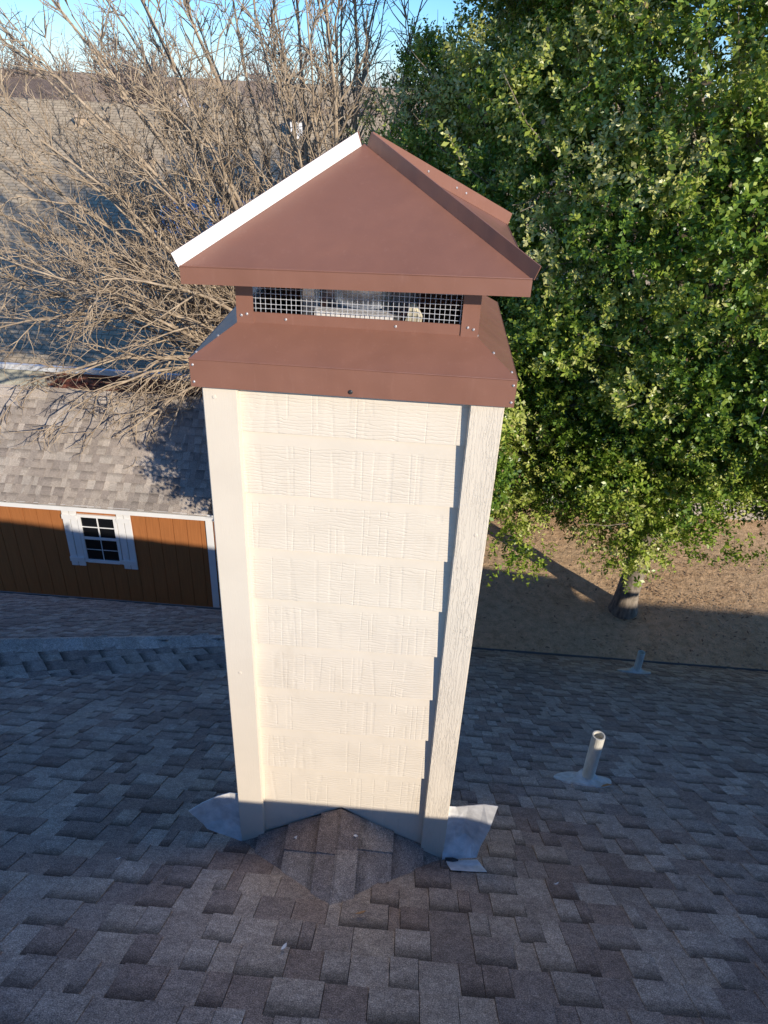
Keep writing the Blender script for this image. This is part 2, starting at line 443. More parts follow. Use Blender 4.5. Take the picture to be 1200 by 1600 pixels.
cs = 1 / math.sqrt(1 + T * T); sn = T * cs
ux = Vector((1, 0, 0)); dA = Vector((0, cs, -sn)); nA = Vector((0, sn, cs))
CR_L = (A0 - (-2.254)) / -T                        # length of the cricket ridge
def plan_side(p, a, d_): return d_.x * (p.y - a.y) - d_.y * (p.x - a.x)   # >0 left of direction
def inA(c):
    if c.y < RY + 0.02: return False
    if (plan_side(c, V0, ud) if c.y < V1.y else plan_side(c, V1, Ve - V1) / 1.5) > 0.05: return False
    if c.x - RX > c.y - RY - 0.02: return False
    if abs(c.x) < 0.32 and 0.08 < c.y < 0.60: return False
    return True
pieces = []
lay(Vector((0, EY, EZ)), ux, dA, nA, -6.0, hipE, int((EY - RY) / cs / EXPO) - 1, inA, pieces)
def inB(c): return (plan_side(c, H0, ud) if c.y < H1.y else plan_side(c, H1, He - H1) / 1.5) > 0.03 and c.x > -6.2
lay(Vector((0, BY, zB(BY))), ux, dA, nA, -6.0, He.x + 0.1, int(5.0 / cs / EXPO), inB, pieces)
# strip between valley and hip
nC = ud.cross(H0 - V0); nC = nC if nC.z > 0 else -nC; nC.normalize()
uC = Vector((0, 0, 1)).cross(nC).normalized(); dC = nC.cross(uC).normalized()
if dC.z > 0: dC = -dC
if uC.cross(-dC).dot(nC) < 0: uC = -uC
cpc = []
def inC(c): return plan_side(c, V0, ud) > -0.07 and plan_side(c, H0, ud) < 0.02 and -5.5 < c.x < H1.x + 0.35
OC = onV(0.9)
lay(OC, uC, dC, nC, -6.5, 6.5, 34, inC, cpc)
lay(OC + dC * (18 * EXPO), uC, dC, nC, -6.5, 6.5, 18, inC, cpc)
pieces += cpc
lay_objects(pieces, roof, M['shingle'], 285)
# hip caps
ul = ud.normalized()
n1 = nC; n2 = nA
side1 = ul.cross(n1); side1 = side1 if (V0 - H0).dot(side1) > 0 else -side1
side2 = ul.cross(n2); side2 = side2 if (H0 - V0).dot(side2) > 0 else -side2
cap = MB()
cw = 0.145
for (off, lift) in ((0.0, 0.016), (-0.185, 0.011)):
    pass
p = MB()
a0 = Vector((0, 0, 0)); L = 0.20
lo, hi = 0.026, 0.016
fr = [a0 + side1 * cw + n1 * 0.008, a0 + (n1 + n2).normalized() * lo, a0 + side2 * cw + n2 * 0.008]
bk = [x - ul * L for x in (side1 * cw + n1 * 0.004, (n1 + n2).normalized() * hi, side2 * cw + n2 * 0.004)]
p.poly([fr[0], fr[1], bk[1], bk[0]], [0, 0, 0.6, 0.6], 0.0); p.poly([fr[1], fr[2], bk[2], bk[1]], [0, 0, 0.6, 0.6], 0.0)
p.poly([fr[0] - n1 * 0.012, fr[1] - (n1 + n2).normalized() * 0.012, fr[1], fr[0]], [0]*4, 0.0); p.poly([fr[1] - (n1 + n2).normalized() * 0.012, fr[2] - n2 * 0.012, fr[2], fr[1]], [0]*4, 0.0)
capme = p.mesh('hip_cap_shingle', M['cap_shingle'])
k = sh_e
i = 0
while True:
    s = sh_e - i * 0.145 / ud.length
    P = onH(s)
    if P.x < -4.6: break
    o = bpy.data.objects.new('hip_cap_shingle', capme); o.location = P; link(o, roof); i += 1
# ridge caps behind the camera
rc = MB()
for i in range(70):
    x = LX + i * 0.155
    if x > RX: break
    rc.prism([(x, RY - 0.13, RZ - 0.100), (x, RY, RZ - 0.012), (x, RY + 0.13, RZ - 0.100)], (0.18, 0, 0), rnd.random())
rc.build('ridge_cap_row', M['shingle'], roof, kind='stuff')

# cricket on the uphill side of the chimney
apex = Vector((-0.005, 0.0, -2.254)); cend = Vector((0.0, -CR_L - 0.03, -2.250))
for sg in (-1, 1):
    foot = Vector((sg * 0.40, 0.02, zA(0.02) - 0.008)); 
    nK = (cend - apex).cross(foot - apex); nK = nK if nK.z > 0 else -nK; nK.normalize()
    yk = (cend - apex).normalized()
    dk = nK.cross(yk); dk = dk if dk.z < 0 else -dk; dk.normalize()
    # local coords: a along ridge (towards camera), b downslope
    wid = (foot - apex).dot(dk)
    bounds = [0.0, 0.075, 0.215, 0.345, wid]
    for c0, c1 in zip(bounds[:-1], bounds[1:]):
        def alen(bv): return max(0.0, (cend - apex).length * (1 - bv / wid)) + 0.005
        c1e = c1; top0 = c0 - 0.03 if c0 > 0 else -0.006
        nseg = 2 if c0 < 0.2 else 1
        cuts = [0.0] + ([rnd.uniform(0.35, 0.6)] if nseg == 2 else []) + [1.0]
        for t0, t1 in zip(cuts[:-1], cuts[1:]):
            h = 0.015 if rnd.random() < 0.5 else 0.010
            q = MB()
            def pt(bv, t, hh): return apex + dk * bv + yk * (alen(bv) * t - 0.012 * (t == 0)) + nK * hh
            tp = [pt(c1e, t0, h), pt(c1e, t1, h), pt(top0, t1, h * 0.35), pt(top0, t0, h * 0.35)]
            bt = [x - nK * (h + 0.01) for x in tp]
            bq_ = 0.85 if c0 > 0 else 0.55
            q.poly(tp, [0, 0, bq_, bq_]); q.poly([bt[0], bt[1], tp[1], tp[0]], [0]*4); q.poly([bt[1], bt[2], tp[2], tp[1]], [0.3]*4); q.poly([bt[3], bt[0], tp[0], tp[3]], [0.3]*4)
            q.build('cricket_shingle', M['shingle'], roof)
# ------------------------------------------------------------------ the chimney
chim = thing('chimney', (0, 0.33, -2.9), 'tall cream painted chimney with lap siding and brown metal cap rising from the shingled roof', 'chimney')
HW = 0.375; DEP = 0.66
core = MB(); core.box((-HW + 0.03, 0.046, -2.95), (HW - 0.03, DEP - 0.03, -0.62))
core.build('chase_core', M['trim_smooth'], chim)
def cricket_z(x): return -2.254 - 0.60 * abs(x + 0.006) + 0.004
lap = [-0.62, -0.795, -0.978, -1.155, -1.333, -1.508, -1.688, -1.872, -2.058, -2.50]
XL, XR = -0.2865, 0.2905
for z1, z0 in zip(lap[:-1], lap[1:]):
    q = MB(); last = z0 < -2.2
    yb, yt = 0.0165, 0.0260                        # butt and top of the board face
    if not last:
        pts = [(XL, yb, z0), (XR, yb, z0), (XR, yt, z1), (XL, yt, z1)]
        bk = [(XL, 0.044, z0), (XR, 0.044, z0), (XR, 0.044, z1 + 0.03), (XL, 0.044, z1 + 0.03)]
        q.hexa([pts[0], pts[1], bk[1], bk[0], pts[3], pts[2], bk[2], bk[3]])
    else:
        prof = [(XL, cricket_z(XL)), (-0.006, cricket_z(-0.006)), (XR, cricket_z(XR)), (XR, z1), (XL, z1)]
        q.prism([(x, yb + (yt - yb) * (z + 2.43) / (z1 + 2.43), z) for x, z in prof], (0, 0.018, 0))
        z0 = -2.24
    q.build('siding_board', M['siding'], chim, origin=(0, 0, z0))
def corner(x0, x1, mat, xin, xout):
    q = MB()
    zi = cricket_z(xin); zo = cricket_z(xout)
    zl, zr = (zo, zi) if xout < xin else (zi, zo)
    q.prism([(x0, 0, zl), (x1, 0, zr), (x1, 0, -0.60), (x0, 0, -0.60)], (0, 0.032, 0))
    return q.build('corner_board', mat, chim, bevel=0.0025)
corner(-HW, XL, M['trim_smooth'], XL, -HW)
corner(XR, HW, M['trim_grain'], XR, HW)['label'] = 'corner board with rough wood grain'
# side and back boards
for sg in (-1, 1):
    x = sg * HW
    for (ya, yb_) in ((0.033, 0.115), (DEP - 0.085, DEP)):
        q = MB(); q.box((min(x, x - sg * 0.02), ya, zA(yb_) - 0.02), (max(x, x - sg * 0.02), yb_, -0.60)); q.build('corner_board', M['trim_smooth'], chim)
    for z1, z0 in zip(lap[:-1] + [-2.50], lap[1:-1] + [-2.25, -2.9]):
        if z0 >= z1: continue
        xi = x - sg * 0.030
        q = MB()
        q.hexa([(x - sg*0.010, 0.116, z0), (x - sg*0.010, DEP - 0.086, z0), (xi, DEP - 0.086, z0), (xi, 0.116, z0),
                (x - sg*0.016, 0.116, z1), (x - sg*0.016, DEP - 0.086, z1), (xi, DEP - 0.086, z1), (xi, 0.116, z1)])
        q.build('siding_board', M['siding'], chim, origin=(0, 0, z0))
boxobj('back_panel', (-HW + 0.021, DEP - 0.029, -2.95), (HW - 0.021, DEP - 0.008, -0.62), M['trim_smooth'], chim)
# kick-out flashings at the two foot corners
def sheet(name, rows, mat, parent, th=0.0025):
    q = MB(); nr = len(rows); nc = len(rows[0])
    for off in (0, th):
        for r_ in rows:
            for p_ in r_: q.vert((p_[0], p_[1] + off, p_[2]))
    N = nr * nc
    for i in range(nr - 1):
        for j in range(nc - 1):
            a, b_, c, d_ = i*nc+j, i*nc+j+1, (i+1)*nc+j+1, (i+1)*nc+j
            q.f.append((a, b_, c, d_)); q.t.append(0); q.f.append((N+d_, N+c, N+b_, N+a)); q.t.append(0)
    rim = [(0, j) for j in range(nc)] + [(i, nc-1) for i in range(1, nr)] + [(nr-1, j) for j in range(nc-2, -1, -1)] + [(i, 0) for i in range(nr-2, 0, -1)]
    for (a, b_) in zip(rim, rim[1:] + rim[:1]):
        i0 = a[0]*nc+a[1]; i1 = b_[0]*nc+b_[1]; q.f.append((i1, i0, N+i0, N+i1)); q.t.append(0)
    return q.build(name, mat, parent, smooth=False)
M['flash'] = mat_simple('white_flashing', (0.70, 0.68, 0.64), 0.38, 0.22, 26, spec=0.5, bumps=0.35, bscale=14)
sheet('flashing', [[(-0.372, 0.012, -2.215), (-0.41, 0.020, -2.224), (-0.455, 0.016, -2.243), (-0.51, 0.004, -2.272), (-0.556, -0.012, -2.301)],
                   [(-0.372, 0.012, -2.30), (-0.41, 0.026, -2.29), (-0.455, 0.024, -2.31), (-0.50, 0.014, -2.33), (-0.535, 0.0, -2.352)],
                   [(-0.372, 0.006, -2.40), (-0.41, 0.018, -2.37), (-0.45, 0.022, -2.38), (-0.485, 0.018, -2.39), (-0.515, 0.012, -2.404)],
                   [(-0.372, -0.004, -2.462), (-0.40, -0.002, -2.45), (-0.44, 0.002, -2.44), (-0.475, 0.006, -2.432), (-0.505, 0.010, -2.424)]], M['flash'], chim)
sheet('flashing', [[(0.372, 0.014, -2.190), (0.40, 0.018, -2.194), (0.44, 0.010, -2.172), (0.49, -0.006, -2.138), (0.536, -0.020, -2.124)],
                   [(0.372, 0.014, -2.31), (0.40, 0.022, -2.30), (0.44, 0.024, -2.29), (0.49, 0.006, -2.27), (0.524, -0.010, -2.265)],
                   [(0.372, 0.006, -2.42), (0.41, 0.018, -2.38), (0.45, 0.040, -2.36), (0.48, 0.020, -2.37), (0.505, 0.0, -2.375)],
                   [(0.372, -0.012, -2.452), (0.41, -0.010, -2.450), (0.45, -0.006, -2.444), (0.48, -0.006, -2.438), (0.497, -0.006, -2.432)]], M['flash'], chim)
sheet('flashing', [[(0.385, -0.014, -2.449), (0.44, -0.012, -2.447), (0.500, -0.010, -2.440)], [(0.39, -0.045, -2.433), (0.45, -0.043, -2.433), (0.515, -0.040, -2.430)],
                   [(0.40, -0.080, -2.409), (0.46, -0.078, -2.410), (0.528, -0.075, -2.409)]], M['flash'], chim, th=0.002)
# dark sealant blob line and nail heads
q = MB(); q.tube([(0.383, -0.016, -2.444), (0.41, -0.018, -2.442), (0.43, -0.016, -2.443)], [0.006, 0.009, 0.004], 6, True); q.build('sealant', M['black'], chim)
def disc(name, c, nrm, r, h, mat, parent, sides=8):
    q = MB(); c = Vector(c); nrm = Vector(nrm).normalized()
    q.tube([c - nrm * 0.002, c + nrm * h * 0.6, c + nrm * h], [r, r, r * 0.6], sides, True); return q.build(name, mat, parent)
for (x, z) in ((-0.345, -0.70), (-0.332, -1.62), (0.345, -1.05)):
    disc('nail_head', (x, 0, z), (0, -1, 0), 0.0055, 0.0015, M['trim_smooth'], chim)

# ------------------------------------------------------------------ chimney cap
SX, SY0, SY1 = 0.394, -0.020, 0.690
SZ0, SZ1 = -0.668, -0.598
def ring(x, y0, y1, z): return [Vector((-x, y0, z)), Vector((x, y0, z)), Vector((x, y1, z)), Vector((-x, y1, z))]
def shell(name, r0, r1, mat, parent, th=0.004):
    q = MB(); n_ = 4
    c = sum(r0, Vector()) / 4
    for k in range(4):
        j = (k + 1) % 4
        q.poly([r0[k], r0[j], r1[j], r1[k]])
        i0, i1, i2, i3 = [p_ + (Vector((c.x, c.y, p_.z)) - p_).normalized() * th for p_ in (r0[k], r0[j], r1[j], r1[k])]
        q.poly([i1, i0, i3, i2])
        q.poly([r0[j], r0[k], i0, i1]); q.poly([r1[k], r1[j], i2, i3])
    return q.build(name, mat, parent)
skirt = shell('metal_cap', ring(SX, SY0, SY1, SZ0), ring(SX, SY0, SY1, SZ1), M['brown_metal'], chim)
skirt['label'] = 'brown metal cap with pyramid hood over a wire screened opening'
capo = hood_parent = skirt
IX, IY0, IY1, IZ = 0.292, 0.080, 0.590, -0.528
slope = shell('sloped_base', ring(SX + 0.001, SY0 - 0.001, SY1 + 0.001, SZ1 + 0.0005), ring(IX, IY0, IY1, IZ), M['brown_metal'], capo)
# rolled bead where the skirt turns
rb = ring(SX, SY0, SY1, SZ1)
q = MB(); q.tube(rb + [rb[0]], [0.0022] * 5, 6); q.build('skirt_bead', M['brown_metal'], skirt)
# rails around the opening
RZ1 = -0.503
for (lo, hi) in (((-IX, IY0 - 0.001, IZ - 0.004), (IX, IY0 + 0.003, RZ1)), ((-IX, IY1 - 0.003, IZ - 0.004), (IX, IY1 + 0.001, RZ1)),
                 ((-IX - 0.001, IY0, IZ - 0.004), (-IX + 0.003, IY1, RZ1)), ((IX - 0.003, IY0, IZ - 0.004), (IX + 0.001, IY1, RZ1))):
    boxobj('bottom_rail', lo, hi, M['brown_metal'], capo, bevel=0.0008)
posts = []
PW = 0.042
for sx in (-1, 1):
    for (py, sy) in ((IY0, 1), (IY1, -1)):
        q = MB(); x0 = sx * (IX + 0.004)
        xa, xb = sorted((x0, x0 - sx * PW)); ya, yb_ = sorted((py - sy * 0.004, py - sy * 0.001))
        q.box((xa, ya, IZ - 0.006), (xb, yb_, -0.385))
        xa, xb = sorted((x0, x0 - sx * 0.003)); ya, yb_ = sorted((py - sy * 0.0039, py + sy * PW))
        q.box((xa, ya, IZ - 0.0055), (xb, yb_, -0.3855))
        po = q.build('corner_post', M['brown_metal'], capo); posts.append((po, sx, py, sy))
for po, sx, py, sy in posts:
    if sy > 0:
        for (dx, dz) in ((0.012, 0.016), (0.026, 0.020)):
            disc('screw', (sx * (IX + 0.004) - sx * dx, py - 0.004, IZ + dz), (0, -1, 0), 0.0034, 0.0025, M['screw'], capo)
for x in (-0.175, 0.095):
    disc('screw', (x, IY0 - 0.001, -0.517), (0, -1, 0), 0.0034, 0.0025, M['screw'], capo)
disc('screw', (-0.002, SY0, -0.655), (0, -1, 0), 0.0055, 0.004, M['black'], skirt)
for sx in (-1, 1):
    for z in (-0.612, -0.655): disc('screw', (sx * (SX - 0.008), SY0, z), (0, -1, 0), 0.0032, 0.0022, M['screw'], skirt)
    for t_ in (0.12, 0.55, 0.95):
        pz = SZ1 + (IZ - SZ1) * t_; px = SX + (IX - SX) * t_; py = SY0 + (IY0 - SY0) * t_
        disc('screw', (sx * (px - 0.002), py + 0.006, pz + 0.004), (sx * 0.3, -0.3, 0.9), 0.0032, 0.0022, M['screw'], capo)
# wire screens
def wires(p0, du, nu, z0, z1, nv, r_=0.00075):
    q = MB(); p0 = Vector(p0); du = Vector(du); wob = rnd
    for k in range(nu + 1):
        a = p0 + du * (k / nu)
        q.tube([(a.x + rnd.uniform(-.001, .001), a.y, z0), (a.x + rnd.uniform(-.001, .001), a.y, z1)], [r_, r_], 4)
    for k in range(nv + 1):
        z = z0 + (z1 - z0) * k / nv
        pts = [p0 + du * (i / 8) + Vector((0, 0, z - p0.z + rnd.uniform(-.0008, .0008))) for i in range(9)]
        q.tube(pts, [r_] * 9, 4)
    return q.build('wire_screen', M['wire'], capo, kind='stuff')
wires((-IX + 0.03, IY0 + 0.006, 0), (2 * IX - 0.06, 0, 0), 42, -0.520, -0.385, 11)
wires((-IX + 0.03, IY1 - 0.006, 0), (2 * IX - 0.06, 0, 0), 42, -0.520, -0.385, 11)
wires((-IX + 0.006, IY0 + 0.03, 0), (0, IY1 - IY0 - 0.06, 0), 36, -0.520, -0.385, 11)
wires((IX - 0.006, IY0 + 0.03, 0), (0, IY1 - IY0 - 0.06, 0), 36, -0.520, -0.385, 11)
# hood, a little higher on its right
def tilt(p): p = Vector(p); p.z += 0.018 * p.x / 0.79; return p
HX, HY0, HY1 = 0.395, -0.021, 0.700
HZ0, HZ1, AZ = -0.412, -0.3725, -0.140
AP = Vector((-0.016, 0.345, AZ))
lo = [tilt(p_) for p_ in ring(HX, HY0, HY1, HZ0)]; up = [tilt(p_) for p_ in ring(HX, HY0, HY1, HZ1)]
q = MB()
for k in range(4):
    j = (k + 1) % 4
    q.poly([lo[k], lo[j], up[j], up[k]]); q.poly([up[k], up[j], AP])
    ins = [p_ + (Vector((0, 0.34, p_.z)) - p_).normalized() * 0.005 for p_ in (lo[k], lo[j], up[j], up[k])]
    ap2 = AP - Vector((0, 0, 0.008))
    q.poly([ins[1], ins[0], ins[3], ins[2]]); q.poly([ins[3], ap2, ins[2]]); q.poly([lo[j], lo[k], ins[0], ins[1]])
hood = q.build('hood', M['brown_metal'], capo)
q = MB(); q.tube(up + [up[0]], [0.0022] * 5, 6); q.build('hood_bead', M['brown_metal'], capo)
# turned-up seam flanges on the four hips
def flange(cn, mat_front, height=0.034, flare=0.004, lean=0.0):
    a = up[cn]; dirh = (AP - a); L_ = dirh.length; dirh.normalize()
    side = Vector((dirh.y, -dirh.x, 0)).normalized()
    upv = dirh.cross(side); upv = upv if upv.z > 0 else -upv
    upv = (upv + side * lean).normalized()
    s0_ = a - dirh * 0.004; s1_ = AP - dirh * 0.012
    th = side * 0.0016
    q = MB()
    q.hexa([s0_ - th, s1_ - th, s1_ + th, s0_ + th, s0_ - th + upv * height, s1_ - th + upv * height, s1_ + th + upv * height, s0_ + th + upv * height])
    o = q.build('seam_flange', M['brown_metal'], capo)
    return o, a, AP, side, upv
fl = [flange(0, None, lean=0.0), flange(1, None), flange(2, None), flange(3, None)]
# the front left flange shows the unpainted back of the sheet
o, a, b_, side, upv = fl[0]
fs = side if side.y < 0 else -side
o.data.materials.clear(); o.data.materials.append(M['brown_metal']); o.data.materials.append(M['metal_back'])
o.data.update()
mid = sum((Vector(v.co) for v in o.data.vertices), Vector()) / 8
for pg in o.data.polygons:
    if abs(pg.normal.dot(fs)) > 0.8 and (pg.center - mid).dot(fs) > 0: pg.material_index = 1
o['label'] = 'seam flange showing the bare off white back of the sheet'
for cn, ts in ((2, (0.35, 0.42, 0.62)), (1, (0.28, 0.36))):
    a = up[cn]
    for t_ in ts:
        P = a + (AP - a) * t_ + fl[cn][4] * 0.018
        sd = fl[cn][3]; sd = sd if sd.x > 0 else -sd
        if cn == 2: sd = sd if sd.y < 0 else -sd
        disc('screw', P + sd * 0.002, sd, 0.0032, 0.0022, M['screw'], capo)
# flue inside
fl_o = thing('flue_pipe', (0, 0.34, -0.66), 'galvanised metal flue pipe behind the wire screen of the chimney cap', 'flue pipe')
boxobj('pan', (-0.30, 0.07, -0.612), (0.30, 0.60, -0.600), M['dark'], fl_o)
q = MB()
def ringv(r_, z): return [(r_ * math.cos(2*math.pi*k/36), 0.34 + r_ * math.sin(2*math.pi*k/36), z) for k in range(36)]
prof = [(0.145, -0.60), (0.145, -0.54), (0.150, -0.535), (0.145, -0.53), (0.145, -0.44), (0.150, -0.435), (0.145, -0.430), (0.145, -0.405), (0.135, -0.40)]
for (ra, za), (rb_, zb) in zip(prof[:-1], prof[1:]):
    A_, B_ = ringv(ra, za), ringv(rb_, zb)
    for k in range(36): q.poly([A_[k], A_[(k+1) % 36], B_[(k+1) % 36], B_[k]])
q.build('pipe', M['galv'], fl_o, smooth=True)
q = MB(); q.hexa([(-0.115, 0.150, -0.560), (0.085, 0.150, -0.562), (0.085, 0.19, -0.562), (-0.115, 0.19, -0.560), (-0.115, 0.150, -0.511), (0.085, 0.150, -0.514), (0.085, 0.19, -0.514), (-0.115, 0.19, -0.511)])
q.build('collar_strip', M['metal_back'], fl_o)
q = MB(); q.prism([(0.105, 0.13, -0.560), (0.128, 0.13, -0.472), (0.150, 0.13, -0.505), (0.142, 0.13, -0.560)], (0.01, 0.012, 0.0)); q.build('flap', M['tan'], fl_o)
q = MB(); q.prism([(-0.150, 0.16, -0.585), (-0.145, 0.16, -0.44), (-0.118, 0.16, -0.44), (-0.112, 0.16, -0.585)], (0.01, 0.03, 0.0)); q.build('strap', M['galv'], fl_o)

# ------------------------------------------------------------------ vent pipes on the roof
def mat_pvc():
    n = NT('weathered_pvc'); p = n.pos()
    c = n.ramp(n.noise(n.mapping(p, (18, 18, 6)), 1.5, 5, 0.7), [(0.3, (0.45, 0.42, 0.34)), (0.6, (0.66, 0.62, 0.52)), (0.8, (0.70, 0.67, 0.60))])
    return n.done(c, 0.5)
M['pvc'] = mat_pvc()
def vent(x, y, h, r_, label, lean):
    z = zA(y)
    v = thing('vent_pipe', (x, y, z), label, 'vent pipe', 'plumbing vents on the main roof')
    q = MB(); n_ = 20
    top = Vector((x + lean, y, z + h)); bot = Vector((x, y, z - 0.06))
    def rg(c, r__): return [c + Vector((math.cos(2*math.pi*k/n_) * r__, math.sin(2*math.pi*k/n_) * r__, 0)) for k in range(n_)]
    rings = [rg(bot, r_), rg(top, r_), rg(top, r_ * 0.80), rg(top - Vector((0, 0, 0.25)), r_ * 0.80)]
    for A_, B_ in zip(rings[:-1], rings[1:]):
        for k in range(n_): q.poly([A_[k], A_[(k+1) % n_], B_[(k+1) % n_], B_[k]])
    pipe = q.build('pipe', M['pvc'], v)
    q = MB(); q.poly([p_ for p_ in rg(top - Vector((0, 0, 0.03)), r_ * 0.80)]); q.build('debris_plug', M['tan'], pipe)
    # rubber/lead boot following the roof plane
    q = MB(); seg = 28
    rr = [(0.20, 0.0), (0.16, 0.004), (0.115, 0.010), (0.085, 0.020), (0.060, 0.040), (0.040, 0.055), (0.034, 0.050)]
    pts = []
    for (ra, hh) in rr:
        ring_ = []
        for k in range(seg):
            w = 2 * math.pi * k / seg
            ex = ra * (1.0 + (0.35 if ra > 0.15 else 0.15) * max(0, -math.cos(w)) ** 3) * (r_ / 0.031) * 0.62
            ey = ra * 0.70 * (r_ / 0.031) * 0.75
            P = Vector((x, y, z)) + ux * (ex * math.cos(w)) + dA * (ey * math.sin(w)) + nA * (0.013 + hh * 0.8 + 0.004 * math.sin(3 * w + x))
            ring_.append(P)
        pts.append(ring_)
    pts.insert(0, [p_ - nA * 0.012 for p_ in pts[0]])
    for A_, B_ in zip(pts[:-1], pts[1:]):
        for k in range(seg): q.poly([A_[k], A_[(k+1) % seg], B_[(k+1) % seg], B_[k]])
    q.build('boot', M['lead'], v, smooth=False)
vent(1.165, 0.90, 0.335, 0.031, 'short grey vent pipe with sunlit top and lead boot beside the chimney', 0.0)
vent(2.56, 3.99, 0.26, 0.036, 'small grey vent pipe in shade near the far roof edge', 0.0)

# small things lying on the shingles
def litter(name, x, y, size, mat, label, cat, rot):
    z = zA(y); c = Vector((x, y, z)) + nA * 0.016
    a = (ux * math.cos(rot) + dA * math.sin(rot)); bb = nA.cross(a)
    q = MB()
    L_ = size; W_ = size * 0.33
    prof = [(-0.5, 0, 0.004), (-0.2, 0.8, 0.0), (0.2, 1.0, 0.001), (0.5, 0, 0.009), (0.2, -1.0, 0.001), (-0.2, -0.8, 0.0)]
    top = [c + a * (L_ * s) + bb * (W_ * 0.5 * t) + nA * (h + 0.15 * L_ * abs(t)) for s, t, h in prof]
    q.prism(top, nA * 0.0012)
    o = q.build(name, mat, None); tag(o, label, cat, 'bits fallen on the roof')
M['dry_leaf'] = mat_simple('dry_leaf', (0.33, 0.17, 0.07), 0.7, 0.3, 90)
M['pale_bit'] = mat_simple('pale_bit', (0.72, 0.70, 0.66), 0.6, 0.1, 90)
litter('fallen_leaf', 0.10, -0.40, 0.035, M['dry_leaf'], 'curled brown dry leaf on the shingles below the cricket', 'leaf', 0.4)
litter('fallen_leaf', 1.235, 0.80, 0.075, M['dry_leaf'], 'brown dry leaf caught beside the vent pipe boot', 'leaf', 0.5)
litter('paint_chip', -0.10, -0.585, 0.03, M['pale_bit'], 'pale slender chip on the shingles in the near foreground', 'debris', 1.2)
litter('paint_chip', 0.76, -0.135, 0.018, M['pale_bit'], 'white speck on the shingles right of the chimney foot', 'debris', 0.2)
litter('paint_chip', -0.74, -0.22, 0.016, M['pale_bit'], 'white speck on the shingles left of the chimney foot', 'debris', 0.2)
for (x, y, s_, lb) in ((-0.155, -0.06, 0.02, 'white chip left of the cricket ridge'), (0.055, -0.075, 0.016, 'white chip right of the cricket ridge')):
    z = -2.254 - 0.6 * abs(x) + 0.016
    q = MB(); q.prism([(x - s_/2, y, z), (x, y - s_/3, z), (x + s_/2, y + s_/6, z - 0.004), (x, y + s_/3, z)], (0, 0, 0.003))
    tag(q.build('paint_chip', M['pale_bit']), lb, 'debris', 'bits fallen on the roof')

# ------------------------------------------------------------------ shed
def mat_wood_paint(name, col):
    n = NT(name); p = n.pos()
    f = n.noise(n.mapping(p, (30, 30, 1.5)), 1.5, 4, 0.6)
    c = n.ramp(f, [(0.3, tuple(x * 0.85 for x in col)), (0.7, tuple(x * 1.1 for x in col))])
    return n.done(c, 0.65, n.bump(f, 0.4, 0.004), 0.3)
M['shed_wall'] = mat_wood_paint('orange_brown_siding', (0.385, 0.145, 0.046))
n_ = NT('window_glass'); n_.p.inputs['Coat Weight'].default_value = 0.0
M['glass'] = n_.done((0.008, 0.009, 0.011), 0.03, None, 0.5)
shed = thing('shed', (-4.6, 8.5, GZ), 'orange brown garden shed with white trimmed window and grey shingle roof', 'shed')
SWY = 7.20; SEZ = -5.36; SRX = -2.66; SLX = -7.2; SRY = 8.55; SRZ = -4.36
SBY = 2 * SRY - SWY
q = MB(); q.prism([(SRX - 0.02, SWY + 0.02, GZ), (SRX - 0.02, SBY, GZ), (SRX - 0.02, SBY, SEZ), (SRX - 0.02, SRY, SRZ - 0.06), (SRX - 0.02, SWY + 0.02, SEZ)], (SLX - SRX + 0.02, 0, 0))
q.build('shed_body', M['shed_wall'], shed)
x = SRX
while x > SLX:
    w = 0.203
    boxobj('wall_board', (max(x - w + 0.004, SLX), SWY, GZ), (x, SWY + 0.0195, SEZ - 0.01), M['shed_wall'], shed, bevel=0.003)
    x -= w
y = SWY + 0.03
while y < SBY:
    boxobj('wall_board', (SRX - 0.0195, y, GZ), (SRX, y + 0.195, SEZ - 0.01), M['shed_wall'], shed, bevel=0.003)
    y += 0.203
# roof decks
SOV = 0.16
stt = (SRZ - SEZ) / (SRY - SWY + 0.0)
ey = SWY - SOV; ez = SEZ - stt * SOV + 0.05
rz_ = ez + stt * (SRY - ey)
q = MB()
q.prism([(SRX + 0.07, ey, ez), (SRX + 0.07, SRY, rz_), (SRX + 0.07, 2*SRY - ey, ez), (SRX + 0.07, 2*SRY - ey, ez - 0.03), (SRX + 0.07, SRY, rz_ - 0.03), (SRX + 0.07, ey, ez - 0.03)], (SLX - SRX - 0.14, 0, 0))
sroof = q.build('roof', M['deck'], shed)
boxobj('fascia_board', (SLX - 0.07, ey + 0.004, ez - 0.105), (SRX + 0.065, ey + 0.028, ez - 0.031), M['white'], shed)
q = MB(); q.box((SLX - 0.07, ey - 0.006, ez - 0.02), (SRX + 0.075, ey - 0.001, ez + 0.006)); q.build('drip_edge', M['white'], sroof)
boxobj('soffit', (SLX - 0.07, ey + 0.029, ez - 0.10), (SRX + 0.065, SWY - 0.001, ez - 0.085), M['white'], shed)
boxobj('corner_trim', (SRX - 0.115, SWY - 0.020, GZ), (SRX - 0.012, SWY - 0.001, SEZ - 0.012), M['white'], shed)
boxobj('corner_trim', (SRX + 0.001, SWY - 0.018, GZ), (SRX + 0.020, SWY + 0.085, SEZ - 0.012), M['shed_wall'], shed)
